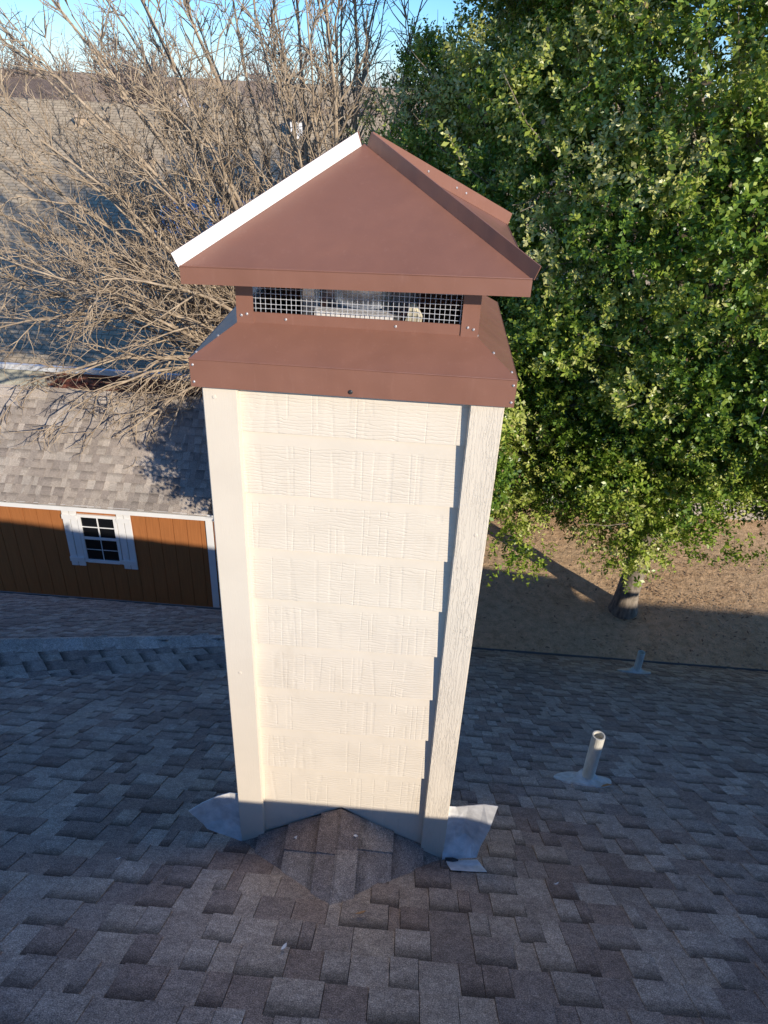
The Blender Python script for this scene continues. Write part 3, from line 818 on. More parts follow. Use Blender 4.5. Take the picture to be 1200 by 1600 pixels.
# shed shingles
scs = 1 / math.sqrt(1 + stt * stt); dS = Vector((0, -scs, -stt * scs)); nS = Vector((0, -stt * scs, scs))
uS = Vector((1, 0, 0))
spc = []
slen = (SRY - ey) / scs
lay(Vector((0, ey - 0.015, ez - 0.015 * stt + 0.001)), uS, dS, nS, SLX - 0.05, SRX + 0.06, int(slen / EXPO), lambda c: SLX - 0.07 < c.x < SRX + 0.02, spc)
spc = [(P, w, h, t, u, dd, n) for (P, w, h, t, u, dd, n) in spc]
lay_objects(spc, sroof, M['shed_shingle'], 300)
q = MB(); kk = 0
x = SLX - 0.07
while x < SRX + 0.05:
    q = MB()
    e_ = min(0.26, SRX + 0.072 - x)
    hgt = rz_ + 0.022
    q.prism([(x, SRY - 0.15, hgt - 0.15 * stt - 0.002), (x, SRY - 0.15, hgt - 0.15 * stt + 0.012), (x, SRY, hgt + 0.012), (x, SRY + 0.15, hgt - 0.15 * stt + 0.012), (x, SRY + 0.15, hgt - 0.15 * stt - 0.002), (x, SRY, hgt)], (e_ - 0.003, 0, 0))
    q.build('ridge_cap', M['shed_shingle'], sroof); x += 0.26
# window with shutters
win = bpy.data.objects.new('window', None)
WX0, WX1, WZ0, WZ1 = -4.68, -4.10, -6.50, -5.66
q = MB(); F = 0.045
q.box((WX0, SWY - 0.030, WZ0), (WX0 + F, SWY - 0.001, WZ1)); q.box((WX1 - F, SWY - 0.030, WZ0), (WX1, SWY - 0.001, WZ1))
q.box((WX0 + F, SWY - 0.0295, WZ1 - F), (WX1 - F, SWY - 0.001, WZ1)); q.box((WX0 + F, SWY - 0.038, WZ0), (WX1 - F, SWY - 0.001, WZ0 + F))
wobj = q.build('window', M['white'], shed)
xm = (WX0 + WX1) / 2; zm = (WZ0 + WZ1) / 2 + 0.01
boxobj('sash_rail', (WX0 + F, SWY - 0.024, zm - 0.022), (WX1 - F, SWY - 0.008, zm + 0.022), M['white'], wobj)
for (za, zb, r_) in ((WZ0 + F, zm - 0.022, 0.005), (zm + 0.022, WZ1 - F, 0.009)):
    boxobj('muntin', (xm - r_, SWY - 0.018, za), (xm + r_, SWY - 0.009, zb), M['white'], wobj, bevel=0.001)
    zc = (za + zb) / 2
    boxobj('muntin', (WX0 + F, SWY - 0.0175, zc - r_ * 0.8), (xm - r_, SWY - 0.0095, zc + r_ * 0.8), M['white'], wobj, bevel=0.001)
    boxobj('muntin', (xm + r_, SWY - 0.0175, zc - r_ * 0.8), (WX1 - F, SWY - 0.0095, zc + r_ * 0.8), M['white'], wobj, bevel=0.001)
    for (xa, xb) in ((WX0 + F, xm - r_), (xm + r_, WX1 - F)):
        for (z0, z1) in ((za, zc - r_ * 0.8), (zc + r_ * 0.8, zb)):
            boxobj('pane', (xa, SWY - 0.008, z0), (xb, SWY - 0.003, z1), M['glass'], wobj, bevel=0)
for (xa, xb) in ((-4.905, -4.688), (-4.092, -3.885)):
    ctr = (xa + xb) / 2
    sh = boxobj('shutter', (xa, SWY - 0.022, -6.585), (ctr - 0.004, SWY - 0.002, -5.615), M['white'], shed)
    boxobj('board', (ctr + 0.004, SWY - 0.022, -6.585), (xb, SWY - 0.002, -5.615), M['white'], sh)
    boxobj('batten', (xa - 0.004, SWY - 0.040, -6.50), (xb + 0.004, SWY - 0.0225, -6.42), M['white'], sh)
    boxobj('batten', (xa - 0.004, SWY - 0.040, -5.75), (xb + 0.004, SWY - 0.0225, -5.68), M['white'], sh)

# ------------------------------------------------------------------ neighbouring brick house
def mat_far_shingle(name, c1, c2, sc=1.0):
    n = NT(name); p = n.pos()
    br = n.n('ShaderNodeTexBrick'); br.inputs['Scale'].default_value = sc
    br.inputs['Brick Width'].default_value = 0.26; br.inputs['Row Height'].default_value = 0.13; br.inputs['Mortar Size'].default_value = 0.009
    br.inputs['Color1'].default_value = (*c1, 1); br.inputs['Color2'].default_value = (*c2, 1); br.inputs['Mortar'].default_value = (*[x * 0.38 for x in c1], 1)
    n.l(p, br.inputs['Vector'])
    c = n.mix(0.8, br.outputs[0], n.ramp(n.noise(p, 3, 5, 0.7), [(0.3, (0.75,)*3), (0.7, (1.2,)*3)]), 'MULTIPLY')
    c = n.mix(0.7, c, n.ramp(n.noise(p, 70, 3), [(0.3, (0.7,)*3), (0.7, (1.25,)*3)]), 'MULTIPLY')
    return n.done(c, 1.0, n.bump(n.noise(p, 40, 3), 0.5, 0.01), 0.02)
M['far_roof'] = mat_far_shingle('weathered_grey_shingles', (0.56, 0.45, 0.30), (0.46, 0.365, 0.25))
M['far_roof2'] = mat_far_shingle('brown_shingles', (0.20, 0.15, 0.12), (0.25, 0.19, 0.15))
M['mortar'] = mat_simple('mortar', (0.42, 0.38, 0.33), 0.9, 0.1, 20)
def mat_brick():
    n = NT('red_brick'); p = n.pos(); oi = n.n('ShaderNodeObjectInfo').outputs['Random']
    c = n.ramp(oi, [(0, (0.27, 0.095, 0.06)), (0.25, (0.33, 0.125, 0.08)), (0.5, (0.22, 0.075, 0.05)), (0.7, (0.37, 0.16, 0.10)), (0.88, (0.09, 0.05, 0.04))], 'CONSTANT')
    c = n.mix(0.6, c, n.ramp(n.noise(p, 50, 4), [(0.3, (0.7,)*3), (0.7, (1.25,)*3)]), 'MULTIPLY')
    return n.done(c, 0.9, n.bump(n.noise(p, 80, 3), 0.5, 0.005), 0.2)
M['brick'] = mat_brick()
nb = thing('neighbour_house', (-6, 20, GZ), 'large neighbouring brick house with weathered grey roof behind the bare tree', 'house')
NEY, NEZ, NRY, NRZ = 12.60, -5.47, 22.4, -0.95
NXL, NXR = -30.0, 8.5
run = NRY - NEY
q = MB()
q.poly([(NXL, NEY, NEZ), (NXR, NEY, NEZ), (NXR - run, NRY, NRZ), (NXL + run, NRY, NRZ)])
q.poly([(NXR, NEY, NEZ), (NXR, NRY + run, NEZ), (NXR - run, NRY, NRZ)])
q.poly([(NXR, NRY + run, NEZ), (NXL, NRY + run, NEZ), (NXL + run, NRY, NRZ), (NXR - run, NRY, NRZ)])
q.poly([(NXL, NRY + run, NEZ), (NXL, NEY, NEZ), (NXL + run, NRY, NRZ)])
q.poly([(NXL, NEY, NEZ - 0.02), (NXL, NRY + run, NEZ - 0.02), (NXR, NRY + run, NEZ - 0.02), (NXR, NEY, NEZ - 0.02)])
nroof = q.build('roof', M['far_roof'], nb)
NWY = NEY + 0.03
boxobj('wall', (NXL + 0.5, NWY + 0.02, GZ - 0.05), (NXR - 0.5, NRY + run - 0.5, NEZ - 0.06), M['mortar'], nb, bevel=0)
boxobj('soffit', (NXL + 0.05, NEY + 0.03, NEZ - 0.055), (NXR - 0.05, NWY + 0.4, NEZ - 0.035), M['white'], nb, bevel=0)
q = MB(); q.prism([(NXL, NEY - 0.10, NEZ + 0.0), (NXL, NEY - 0.075, NEZ - 0.12), (NXL, NEY, NEZ - 0.12), (NXL, NEY, NEZ + 0.0)], (NXR - NXL, 0, 0)); q.build('gutter', M['white'], nb)
nwall = bpy.data.objects['wall.001'] if 'wall.001' in bpy.data.objects else nb
bmb = MB(); bmb.box((0, -0.012, 0), (0.194, 0.018, 0.058)); bme = bmb.mesh('brick', M['brick'])
for r_ in range(11):
    z = NEZ - 0.14 - (r_ + 1) * 0.068
    x = -7.72 + (0.102 if r_ % 2 else 0)
    while x < -3.2:
        o = bpy.data.objects.new('brick', bme); o.location = (x, NWY + 0.012, z); link(o, nwall); x += 0.204
M['beige'] = mat_simple('beige_panel', (0.50, 0.47, 0.36), 0.6, 0.1, 4)
boxobj('beige_panel', (-8.86, NWY - 0.02, GZ + 0.1), (-7.76, NWY + 0.015, NEZ - 0.14), M['beige'], nb)
boxobj('panel_trim', (-8.98, NWY - 0.035, GZ + 0.1), (-8.865, NWY + 0.015, NEZ - 0.14), M['white'], nb)
# things standing on the neighbouring roof
def nz(y): return NEZ + (NRZ - NEZ) * (y - NEY) / run
def roofvent(x, y, w, h, mat, label, captop=None):
    t_ = thing('roof_vent', (x, y, nz(y)), label, 'roof vent', 'vents on the neighbouring roof')
    q = MB(); z = nz(y)
    q.hexa([(x-w/2, y-w/2, z-0.25), (x+w/2, y-w/2, z-0.25), (x+w/2, y+w/2, z-0.25), (x-w/2, y+w/2, z-0.25),
            (x-w*.42, y-w*.42, z+h), (x+w*.42, y-w*.42, z+h), (x+w*.42, y+w*.42, z+h), (x-w*.42, y+w*.42, z+h)])
    q.build('housing', mat, t_)
    q = MB(); q.hexa([(x-w*.6, y-w*.6, z+h+.002), (x+w*.6, y-w*.6, z+h+.002), (x+w*.6, y+w*.6, z+h+.002), (x-w*.6, y+w*.6, z+h+.002),
            (x-w*.2, y-w*.2, z+h+.12), (x+w*.2, y-w*.2, z+h+.12), (x+w*.2, y+w*.2, z+h+.12), (x-w*.2, y+w*.2, z+h+.12)])
    q.build('vent_cap', captop or mat, t_)
M['tan_paint'] = mat_simple('tan_paint', (0.55, 0.42, 0.28), 0.6)
roofvent(-9.9, 21.3, 0.36, 0.15, M['tan_paint'], 'small tan vent near the ridge of the grey roof at left')
roofvent(-3.75, 21.3, 0.40, 0.35, M['white'], 'white box vent with dark top on the grey roof above the hood', M['dark'])
roofvent(-7.5, 19.6, 0.25, 0.12, M['tan_paint'], 'small tan vent halfway up the neighbouring grey roof')
# skylight
sk = thing('skylight', (-5.3, 17.3, nz(17.3)), 'white framed skylight on the shaded part of the neighbouring roof', 'skylight')
nt = (NRZ - NEZ) / run; nc_ = 1 / math.sqrt(1 + nt * nt); dN = Vector((0, nc_, nt * nc_)); nN = Vector((0, -nt * nc_, nc_))
def onN(x, y, h): return Vector((x, y, nz(y))) + nN * h
def slab(name, x0, x1, y0, y1, h0, h1, mat, par):
    q = MB(); q.hexa([onN(x0, y0, h0), onN(x1, y0, h0), onN(x1, y1, h0), onN(x0, y1, h0), onN(x0, y0, h1), onN(x1, y0, h1), onN(x1, y1, h1), onN(x0, y1, h1)]); return q.build(name, mat, par)
for (xa, xb) in ((-6.6, -5.5), (-5.3, -4.2)):
    slab('frame', xa, xb, 16.7, 18.3, -0.05, 0.12, M['white'], sk)
    slab('pane', xa + 0.10, xb - 0.10, 16.82, 18.18, 0.121, 0.135, M['galv'], sk)

# ------------------------------------------------------------------ far houses and trees
def far_house(x, y, w, dpt, zeave, rise, wallmat, roofmat, label, gable=True):
    t_ = thing('far_house', (x, y, GZ), label, 'house', 'houses towards the horizon')
    boxobj('wall', (x - w/2, y - dpt/2, GZ), (x + w/2, y + dpt/2, zeave), wallmat, t_, bevel=0)
    q = MB()
    if gable:   # gable faces the camera
        q.prism([(x - w/2 - .4, y - dpt/2 - .3, zeave - .1), (x, y - dpt/2 - .3, zeave + rise + .1), (x + w/2 + .4, y - dpt/2 - .3, zeave - .1), (x + w/2 + .4, y - dpt/2 - .3, zeave - .35), (x, y - dpt/2 - .3, zeave + rise - .15), (x - w/2 - .4, y - dpt/2 - .3, zeave - .35)], (0, dpt + .6, 0))
        g = MB(); g.prism([(x - w/2, y - dpt/2, zeave - .3), (x + w/2, y - dpt/2, zeave - .3), (x, y - dpt/2, zeave + rise - .2)], (0, 0.3, 0)); g.build('gable', wallmat, t_)
    else:
        q.prism([(x - w/2 - .4, y - dpt/2 - .4, zeave), (x - w/2 - .4, y, zeave + rise), (x - w/2 - .4, y + dpt/2 + .4, zeave)], (w + .8, 0, 0))
    q.build('roof', roofmat, t_)
    for k in (-0.28, 0.22):
        f = boxobj('window', (x + k*w - .5, y - dpt/2 - .06, zeave - 2.0), (x + k*w + .5, y - dpt/2 - .005, zeave - .8), M['white'], t_, bevel=0)
        boxobj('pane', (x + k*w - .4, y - dpt/2 - .09, zeave - 1.9), (x + k*w + .4, y - dpt/2 - .062, zeave - .9), M['glass'], f, bevel=0)
M['far_white'] = mat_simple('white_house_paint', (0.72, 0.71, 0.70), 0.7)
M['far_tan'] = mat_simple('tan_brick_wall', (0.46, 0.30, 0.21), 0.8)
far_house(-13.0, 46, 8, 9, -3.0, 2.2, M['far_white'], M['far_roof'], 'white gabled house behind the ridge of the grey roof')
far_house(-28.5, 52, 9, 10, -3.4, 2.4, M['far_white'], M['far_roof2'], 'white house with brown roof seen through twigs at left', False)
far_house(-37.0, 44, 10, 10, -2.6, 2.6, M['far_tan'], M['far_roof2'], 'tan brick house at the far left edge', False)
far_house(-5.0, 60, 12, 9, -3.2, 2.6, M['far_tan'], M['far_roof'], 'tan house with grey roof behind the chimney hood', False)
far_house(14.0, 40, 14, 9, -4.6, 2.6, M['far_tan'], M['far_roof'], 'tan house with grey roof hidden behind the green tree', False)

def mat_bark(name, c1, c2, sc=8):
    n = NT(name); p = n.pos()
    f = n.noise(n.mapping(p, (1, 1, 0.35)), sc, 5, 0.65)
    c = n.ramp(f, [(0.3, c1), (0.7, c2)])
    return n.done(c, 0.85, n.bump(f, 0.6, 0.02), 0.2)
M['bark_bare'] = mat_bark('tan_twig_bark', (0.22, 0.16, 0.105), (0.58, 0.46, 0.32), 9)
M['bark_oak'] = mat_bark('grey_oak_bark', (0.10, 0.08, 0.06), (0.40, 0.33, 0.25), 16)
M['bark_far'] = mat_bark('far_twig', (0.20, 0.15, 0.12), (0.30, 0.23, 0.18), 2)

class Tubes:
    """many tapered tubes gathered with numpy-free python lists"""
    def __init__(s): s.mb = MB()
def grow(mb, p, d_, length, r0, r1, seg, wig, trop, rr, sides):
    pts = [p.copy()]; rad = [r0]; dirs = [d_.copy()]
    step = length / seg
    for k in range(seg):
        d_ = (d_ + Vector((rr.gauss(0, wig), rr.gauss(0, wig), rr.gauss(0, wig))) + trop * (1.0 / seg)).normalized()
        p = p + d_ * step; pts.append(p.copy()); rad.append(r0 + (r1 - r0) * (k + 1) / seg); dirs.append(d_.copy())
    mb.tube(pts, rad, sides)
    return pts, dirs, rad
def perp(d_, ang, rr):
    a = d_.cross(Vector((rr.gauss(0, 1), rr.gauss(0, 1), rr.gauss(0, 1)))).normalized()
    return (d_ * math.cos(ang) + a * math.sin(ang)).normalized()

# far trees (copies of three)
def far_tree_mesh(seed, H, twiggy=True):
    rr = random.Random(seed); tr = MB(); cr = MB()
    pts, ds, rd = grow(tr, Vector((0, 0, 0)), Vector((0, 0, 1)), H * 0.4, 0.22, 0.14, 4, 0.05, Vector((0, 0, 0.2)), rr, 6)
    for i in range(12):
        a = rr.uniform(0, 6.28); dd = Vector((math.cos(a) * 0.75, math.sin(a) * 0.75, rr.uniform(0.5, 1.2))).normalized()
        p2, d2, r2 = grow(cr, pts[rr.choice((2, 3, 4))], dd, H * rr.uniform(0.35, 0.55), 0.09, 0.03, 6, 0.12, Vector((0, 0, 0.3)), rr, 4)
        for j in range(12):
            k = rr.randint(1, 6); p3, d3, r3 = grow(cr, p2[k], perp(d2[k], rr.uniform(0.4, 0.9), rr), H * rr.uniform(0.1, 0.24), 0.04, 0.02, 3, 0.15, Vector((0, 0, 0.3)), rr, 3)
            for q_ in range(7):
                k2 = rr.randint(1, 3); grow(cr, p3[k2], perp(d3[k2], rr.uniform(0.3, 0.9), rr), H * rr.uniform(0.05, 0.11), 0.022, 0.012, 2, 0.15, Vector((0, 0, 0.2)), rr, 3)
    return tr.mesh('trunk', M['bark_far']), cr.mesh('crown', M['bark_far'])
fts = [far_tree_mesh(s_, H_) for s_, H_ in ((3, 9.0), (8, 8.0), (21, 10.0))]
def far_tree(x, y, k, sc, label):
    t_ = thing('bare_tree', (x, y, GZ), label, 'tree', 'bare trees on the skyline')
    for nm, me in zip(('trunk', 'crown'), fts[k]):
        o = bpy.data.objects.new(nm, me); o.location = (x, y, GZ); o.rotation_euler = (0, 0, x * 1.7); o.scale = (sc,) * 3
        link(o, t_)
fr_ = random.Random(4)
spots = []
for i in range(34):
    xx = -75 + i * 3.6 + fr_.uniform(-1, 1); yy = fr_.uniform(62, 95); spots.append((xx, yy))
for i, (xx, yy) in enumerate(spots):
    far_tree(xx, yy, i % 3, fr_.uniform(0.85, 1.15), 'hazy bare tree in the row along the horizon')
for i in range(46):
    xx = -52 + i * 1.5 + fr_.uniform(-1, 1); yy = fr_.uniform(38, 60)
    far_tree(xx, yy, (i + 1) % 3, fr_.uniform(0.62, 0.82), 'low brown bare tree in the thicket beyond the grey roof')
for i, (xx, yy, s_) in enumerate(((-20, 40, 0.85), (-3.5, 34, 0.95), (-9.5, 37, 0.85), (1.5, 33, 1.0), (-31, 40, 0.85))):
    far_tree(xx, yy, i % 3, s_, ('bare tree rising behind the grey roof left of the hood', 'bare tree behind the grey roof just left of the green tree', 'bare tree behind the white gabled house', 'bare tree mostly hidden behind the green tree', 'bare tree near the left edge behind the grey roof')[i])

# ------------------------------------------------------------------ bare tree behind the chimney
bt = thing('leafless_tree', (-1.2, 9.4, GZ), 'big leafless tree with tan branches spreading left behind the chimney', 'tree')
rr = random.Random(77)
def unpx(u, v, y):
    dx, dy = (u - 600) / 1140, (v - 800) / 1140
    w = [CAM_AX[r][0] * dx + CAM_AX[r][1] * dy + CAM_AX[r][2] for r in range(3)]
    k = (y - CL.y) / w[1]
    return CL + Vector(w) * k
trk = MB(); tw = MB()
fork = Vector((-1.15, 9.3, -5.2))
trk.tube([(-1.2, 9.4, GZ - 0.1), (-1.2, 9.4, GZ + 0.3), (-1.22, 9.38, -6.6), (-1.15, 9.3, -5.1), (-1.2, 9.3, -4.6)], [0.26, 0.19, 0.165, 0.17, 0.10], 12)
goals = [(-40, 40, 10.0), (40, -60, 9.0), (120, -80, 10.6), (190, -60, 8.4), (260, -120, 9.6), (330, -110, 10.8), (390, -130, 8.8), (450, -120, 9.8), (510, -100, 10.8), (560, -80, 8.8), (610, -60, 9.8), (660, 20, 9.2), (690, 90, 8.9),
         (-60, 140, 8.2), (-50, 230, 10.4), (-70, 300, 9.2), (-50, 380, 8.0), (-60, 450, 9.6), (-40, 530, 8.6), (20, 600, 8.2), (110, 640, 8.0), (190, 690, 7.8), (250, 640, 8.6), (60, 120, 11.4), (200, 60, 11.6), (320, 40, 11.4), (430, 40, 11.0), (90, 250, 8.6), (150, 430, 7.7), (640, 130, 10.2), (540, 30, 9.2)]
for i in range(26):
    v_ = rr.uniform(-90, 520); u_ = rr.uniform(-80, 520 - 0.45 * max(0, v_))
    goals.append((u_, v_, rr.uniform(7.9, 11.4)))
for gi, (u, v, y) in enumerate(goals):
    E_ = unpx(u, v, y)
    S_ = fork + Vector((rr.uniform(-0.25, 0.12), rr.uniform(-0.15, 0.15), rr.uniform(-0.1, 1.0)))
    ch = E_ - S_; L_ = ch.length
    low = v > 420
    ctrl = S_ + ch * 0.45 + Vector((0, 0, (0.30 if low else 0.10) * L_ * rr.uniform(0.7, 1.2))) + Vector((rr.gauss(0, .15), rr.gauss(0, .2), 0))
    N_ = 14; pts = []; rad = []
    r0 = rr.uniform(0.026, 0.050) if not low else rr.uniform(0.030, 0.045)
    wob = Vector((0, 0, 0))
    for k in range(N_ + 1):
        t_ = k / N_
        wob += Vector((rr.gauss(0, .022), rr.gauss(0, .022), rr.gauss(0, .022)))
        P = S_ * (1 - t_) ** 2 + ctrl * 2 * t_ * (1 - t_) + E_ * t_ ** 2 + wob
        pts.append(P); rad.append(r0 * (1 - t_) ** 0.9 + 0.008)
    trk.tube(pts, rad, 7)
    nchild = 17
    for c_ in range(nchild):
        t_ = 0.16 + 0.84 * (c_ + rr.random()) / nchild
        k = min(N_ - 1, int(t_ * N_)); P = pts[k].lerp(pts[k + 1], t_ * N_ - k)
        dloc = (pts[k + 1] - pts[k]).normalized()
        d2 = perp(dloc, rr.uniform(0.35, 0.8), rr)
        d2 = (d2 + Vector((0, 0, -0.10 if low else 0.22))).normalized()
        L2 = rr.uniform(0.55, 1.35) * (1.15 - 0.55 * t_)
        p2, dd2, r2 = grow(tw, P, d2, L2, min(0.020, rad[k] * 0.6), 0.006, 6, 0.10, Vector((0, 0, -0.1 if low else 0.35)), rr, 5)
        for s_ in range(6):
            k2 = rr.randint(1, 6)
            p3, dd3, r3 = grow(tw, p2[k2], perp(dd2[k2], rr.uniform(0.4, 0.9), rr), rr.uniform(0.22, 0.55), 0.0080, 0.0036, 4, 0.16, Vector((0, 0, -0.1 if low else 0.2)), rr, 4)
            for s2 in range(3):
                k3 = rr.randint(1, 4)
                grow(tw, p3[k3], perp(dd3[k3], rr.uniform(0.5, 1.0), rr), rr.uniform(0.06, 0.24), 0.0046, 0.0022, 2, 0.18, Vector((0, 0, 0.1)), rr, 3)
trk.build('trunk', M['bark_bare'], bt, smooth=True)
tw.build('crown', M['bark_bare'], bt, smooth=True, kind='stuff')

# ------------------------------------------------------------------ live oak
oak = thing('evergreen_tree', (4.15, 9.05, GZ), 'big dense evergreen tree with glossy green leaves right of the chimney', 'tree')
rr = random.Random(31)
tk = MB()
TB = Vector((4.15, 9.05, GZ))
tp = [TB + Vector((0, 0, -0.2)), TB + Vector((0, 0, 0.05)), TB + Vector((0.0, 0, 0.35)), TB + Vector((0.05, 0, 1.2)), TB + Vector((0.1, 0.05, 2.1)), TB + Vector((0.2, 0.0, 3.2)), TB + Vector((0.3, 0, 5.0)), TB + Vector((0.3, 0, 7.5))]
tk.tube(tp, [0.30, 0.235, 0.20, 0.19, 0.195, 0.16, 0.12, 0.06], 14)
OC_ = Vector((4.75, 9.3, -1.05)); OR_ = Vector((5.6, 4.75, 4.45))
clumps = []
def crown_r(dv):      # uneven outline
    return 0.93 + 0.10 * math.sin(3.1 * dv.x + 1.7) * math.cos(2.7 * dv.z - 0.6) + 0.07 * math.sin(6.3 * dv.y + 4.1 * dv.x)
tries = 0
while len(clumps) < 700 and tries < 60000:
    tries += 1
    dv = Vector((rr.gauss(0, 1), rr.gauss(0, 1), rr.gauss(0, 1))).normalized()
    if dv.y > 0.25 and rr.random() < 0.55: continue
    rad = crown_r(dv) * (rr.uniform(0.50, 1.0) ** 0.45)
    c = OC_ + Vector((dv.x * OR_.x, dv.y * OR_.y, dv.z * OR_.z)) * rad
    if c.z < -5.1 + 0.25 * math.sin(c.x * 2.3) - 0.22 * max(0, c.y - 6.5): 
        continue
    if c.y < 4.75 and c.z < -4.4: continue
    if any((c - o_).length < 0.47 for o_, _ in clumps): continue
    clumps.append((c, dv))
# hanging lower skirts
for i in range(120):
    a = rr.uniform(3.0, 6.4); 
    c = OC_ + Vector((math.cos(a) * 4.4 * rr.uniform(0.5, 1), math.sin(a) * 3.9 * rr.uniform(0.5, 1.0), 0)); c.z = -4.95 + rr.uniform(-0.35, 0.8)
    if c.y < 5.3: c.z = max(c.z, -4.9)
    clumps.append((c, Vector((0, -0.3, -0.6)).normalized()))
for i, (c, dv) in enumerate(clumps):
    if c.x > 3.6 and c.z < -4.2: c.z += 0.50 * min(1.0, (c.x - 3.6) / 1.2)
for i in range(22):  # hidden clumps added behind the chimney to shade the shed roof
    clumps.append((Vector((rr.uniform(-1.25, 0.2), rr.uniform(5.4, 6.4), rr.uniform(-4.3, -3.6))), Vector((-0.6, -0.5, 0.2)).normalized()))
for i in range(30):                                   # the part of the crown behind the chimney
    c = Vector((rr.uniform(-0.2, 0.9), rr.uniform(5.3, 7.2), rr.uniform(-4.2, -2.9)))
    clumps.append((c, Vector((-0.6, -0.5, 0.2)).normalized()))
def px(p_):
    q_ = Vector(p_) - CL
    x_, y_, z_ = (sum(CAM_AX[r][k] * q_[r] for r in range(3)) for k in range(3))
    return 600 + 1140 * x_ / z_, 800 + 1140 * y_ / z_, z_
LOWER = [(700, 850), (770, 850), (800, 872), (850, 870), (880, 830), (930, 868), (960, 890), (1000, 890), (1060, 872), (1100, 848), (1150, 820), (1200, 850), (1300, 880), (2500, 900)]
def lower_edge(u_):
    for (a_, b_), (c_, d_) in zip(LOWER[:-1], LOWER[1:]):
        if a_ <= u_ <= c_: return b_ + (d_ - b_) * (u_ - a_) / (c_ - a_)
    return 850
trimmed = []
for c, dv in clumps:                                  # ragged lower edge of the crown
    u_, v_, z_ = px(c)
    if c.y < 9.5 and 700 < u_ < 2500 and v_ + 0.42 * 1140 / z_ > lower_edge(u_): continue
    trimmed.append((c, dv))
clumps = trimmed
# limbs to clumps
lm = MB()
for i, (c, dv) in enumerate(clumps):
    if i % 4 or c.x < 1.2: continue
    h_ = rr.uniform(0.25, 0.75); st = tp[3].lerp(tp[7], h_)
    mid = st.lerp(c, 0.5) + Vector((rr.gauss(0, .2), rr.gauss(0, .2), 0.35))
    pts = [st * (1-t)**2 + mid * 2*t*(1-t) + c * t*t for t in [k / 7 for k in range(8)]]
    lm.tube(pts, [0.065 * (1 - k / 8) + 0.012 for k in range(8)], 5)
tk.build('trunk', M['bark_oak'], oak, smooth=True)
# leaves: sprigs of alternate leaves, placed with numpy
nr = np.random.default_rng(9)
LV = np.array([(0,0,0), (0.40,0.58,0.10), (0,1,0.0), (-0.40,0.58,0.10)], float)
def rotm(ax, an):
    ax = ax / np.linalg.norm(ax); x, y, z = ax; c, s_ = math.cos(an), math.sin(an); C_ = 1 - c
    return np.array([[c+x*x*C_, x*y*C_-z*s_, x*z*C_+y*s_], [y*x*C_+z*s_, c+y*y*C_, y*z*C_-x*s_], [z*x*C_-y*s_, z*y*C_+x*s_, c+z*z*C_]])
NL = 13
protos = []
for k in range(28):
    vs = []
    L_ = nr.uniform(0.16, 0.30)
    for i in range(NL):
        t_ = (i + 0.6) / NL
        l_ = nr.uniform(0.052, 0.088) * (1.05 - 0.35 * t_); w_ = l_ * nr.uniform(0.75, 1.0)
        v = LV * np.array([w_ * 0.72, l_, l_])
        v = v @ rotm(np.array([0, 1, 0.]), nr.uniform(-0.9, 0.9)).T
        v = v @ rotm(np.array([1, 0, 0.]), nr.uniform(0.1, 0.95)).T
        v = v @ rotm(np.array([0, 0, 1.]), i * 2.4 + nr.uniform(-.3, .3)).T
        vs.append(v + np.array([nr.normal(0, .006), nr.normal(0, .006), t_ * L_]))
    protos.append(np.concatenate(vs))
protos = np.array(protos)                                         # 28, NL*6, 3
cent = []; axis = []; tintb = []
for (c, dv) in clumps:
    cv = in_view(c, 260)
    dens = 138 if (cv and dv.y < 0.45) else 26
    R_ = rr.uniform(0.36, 0.66)
    basec = rr.gauss(0.47, 0.22)
    young = rr.random() < 0.10
    for k in range(dens):
        o_ = nr.normal(0, 1, 3); o_ /= np.linalg.norm(o_); rad = R_ * nr.uniform(0.35, 1.0) ** 0.55
        cent.append((c.x + o_[0]*rad, c.y + o_[1]*rad, c.z + o_[2]*rad*0.75))
        ax = o_ * 0.8 + np.array(dv) * 0.45 + nr.normal(0, 0.35, 3) + np.array([0, 0, 0.45])
        axis.append(ax / np.linalg.norm(ax)); tintb.append(min(0.98, max(0.02, basec + nr.normal(0, 0.12) + (0.35 if young else 0))))
# sprays hanging in front of the trunk and along the lower edge
for (hx, hy, hz, nn) in ((3.28, 6.6, -4.98, 30), (3.20, 6.6, -5.2, 24), (3.16, 6.6, -5.38, 12), (3.0, 6.5, -4.95, 16), (3.75, 6.6, -5.0, 12), (4.15, 6.4, -4.9, 14), (1.75, 6.2, -5.12, 26), (1.5, 6.1, -5.0, 22), (4.7, 6.3, -4.85, 14), (5.3, 6.2, -4.75, 14)):
    for k in range(nn):
        cent.append((hx + nr.normal(0, .15), hy + nr.normal(0, .15), hz + nr.normal(0, .11))); ax = nr.normal(0, .5, 3) + np.array([0, -.3, -.5]); axis.append(ax / np.linalg.norm(ax)); tintb.append(float(np.clip(nr.normal(0.5, .12), .02, .98)))
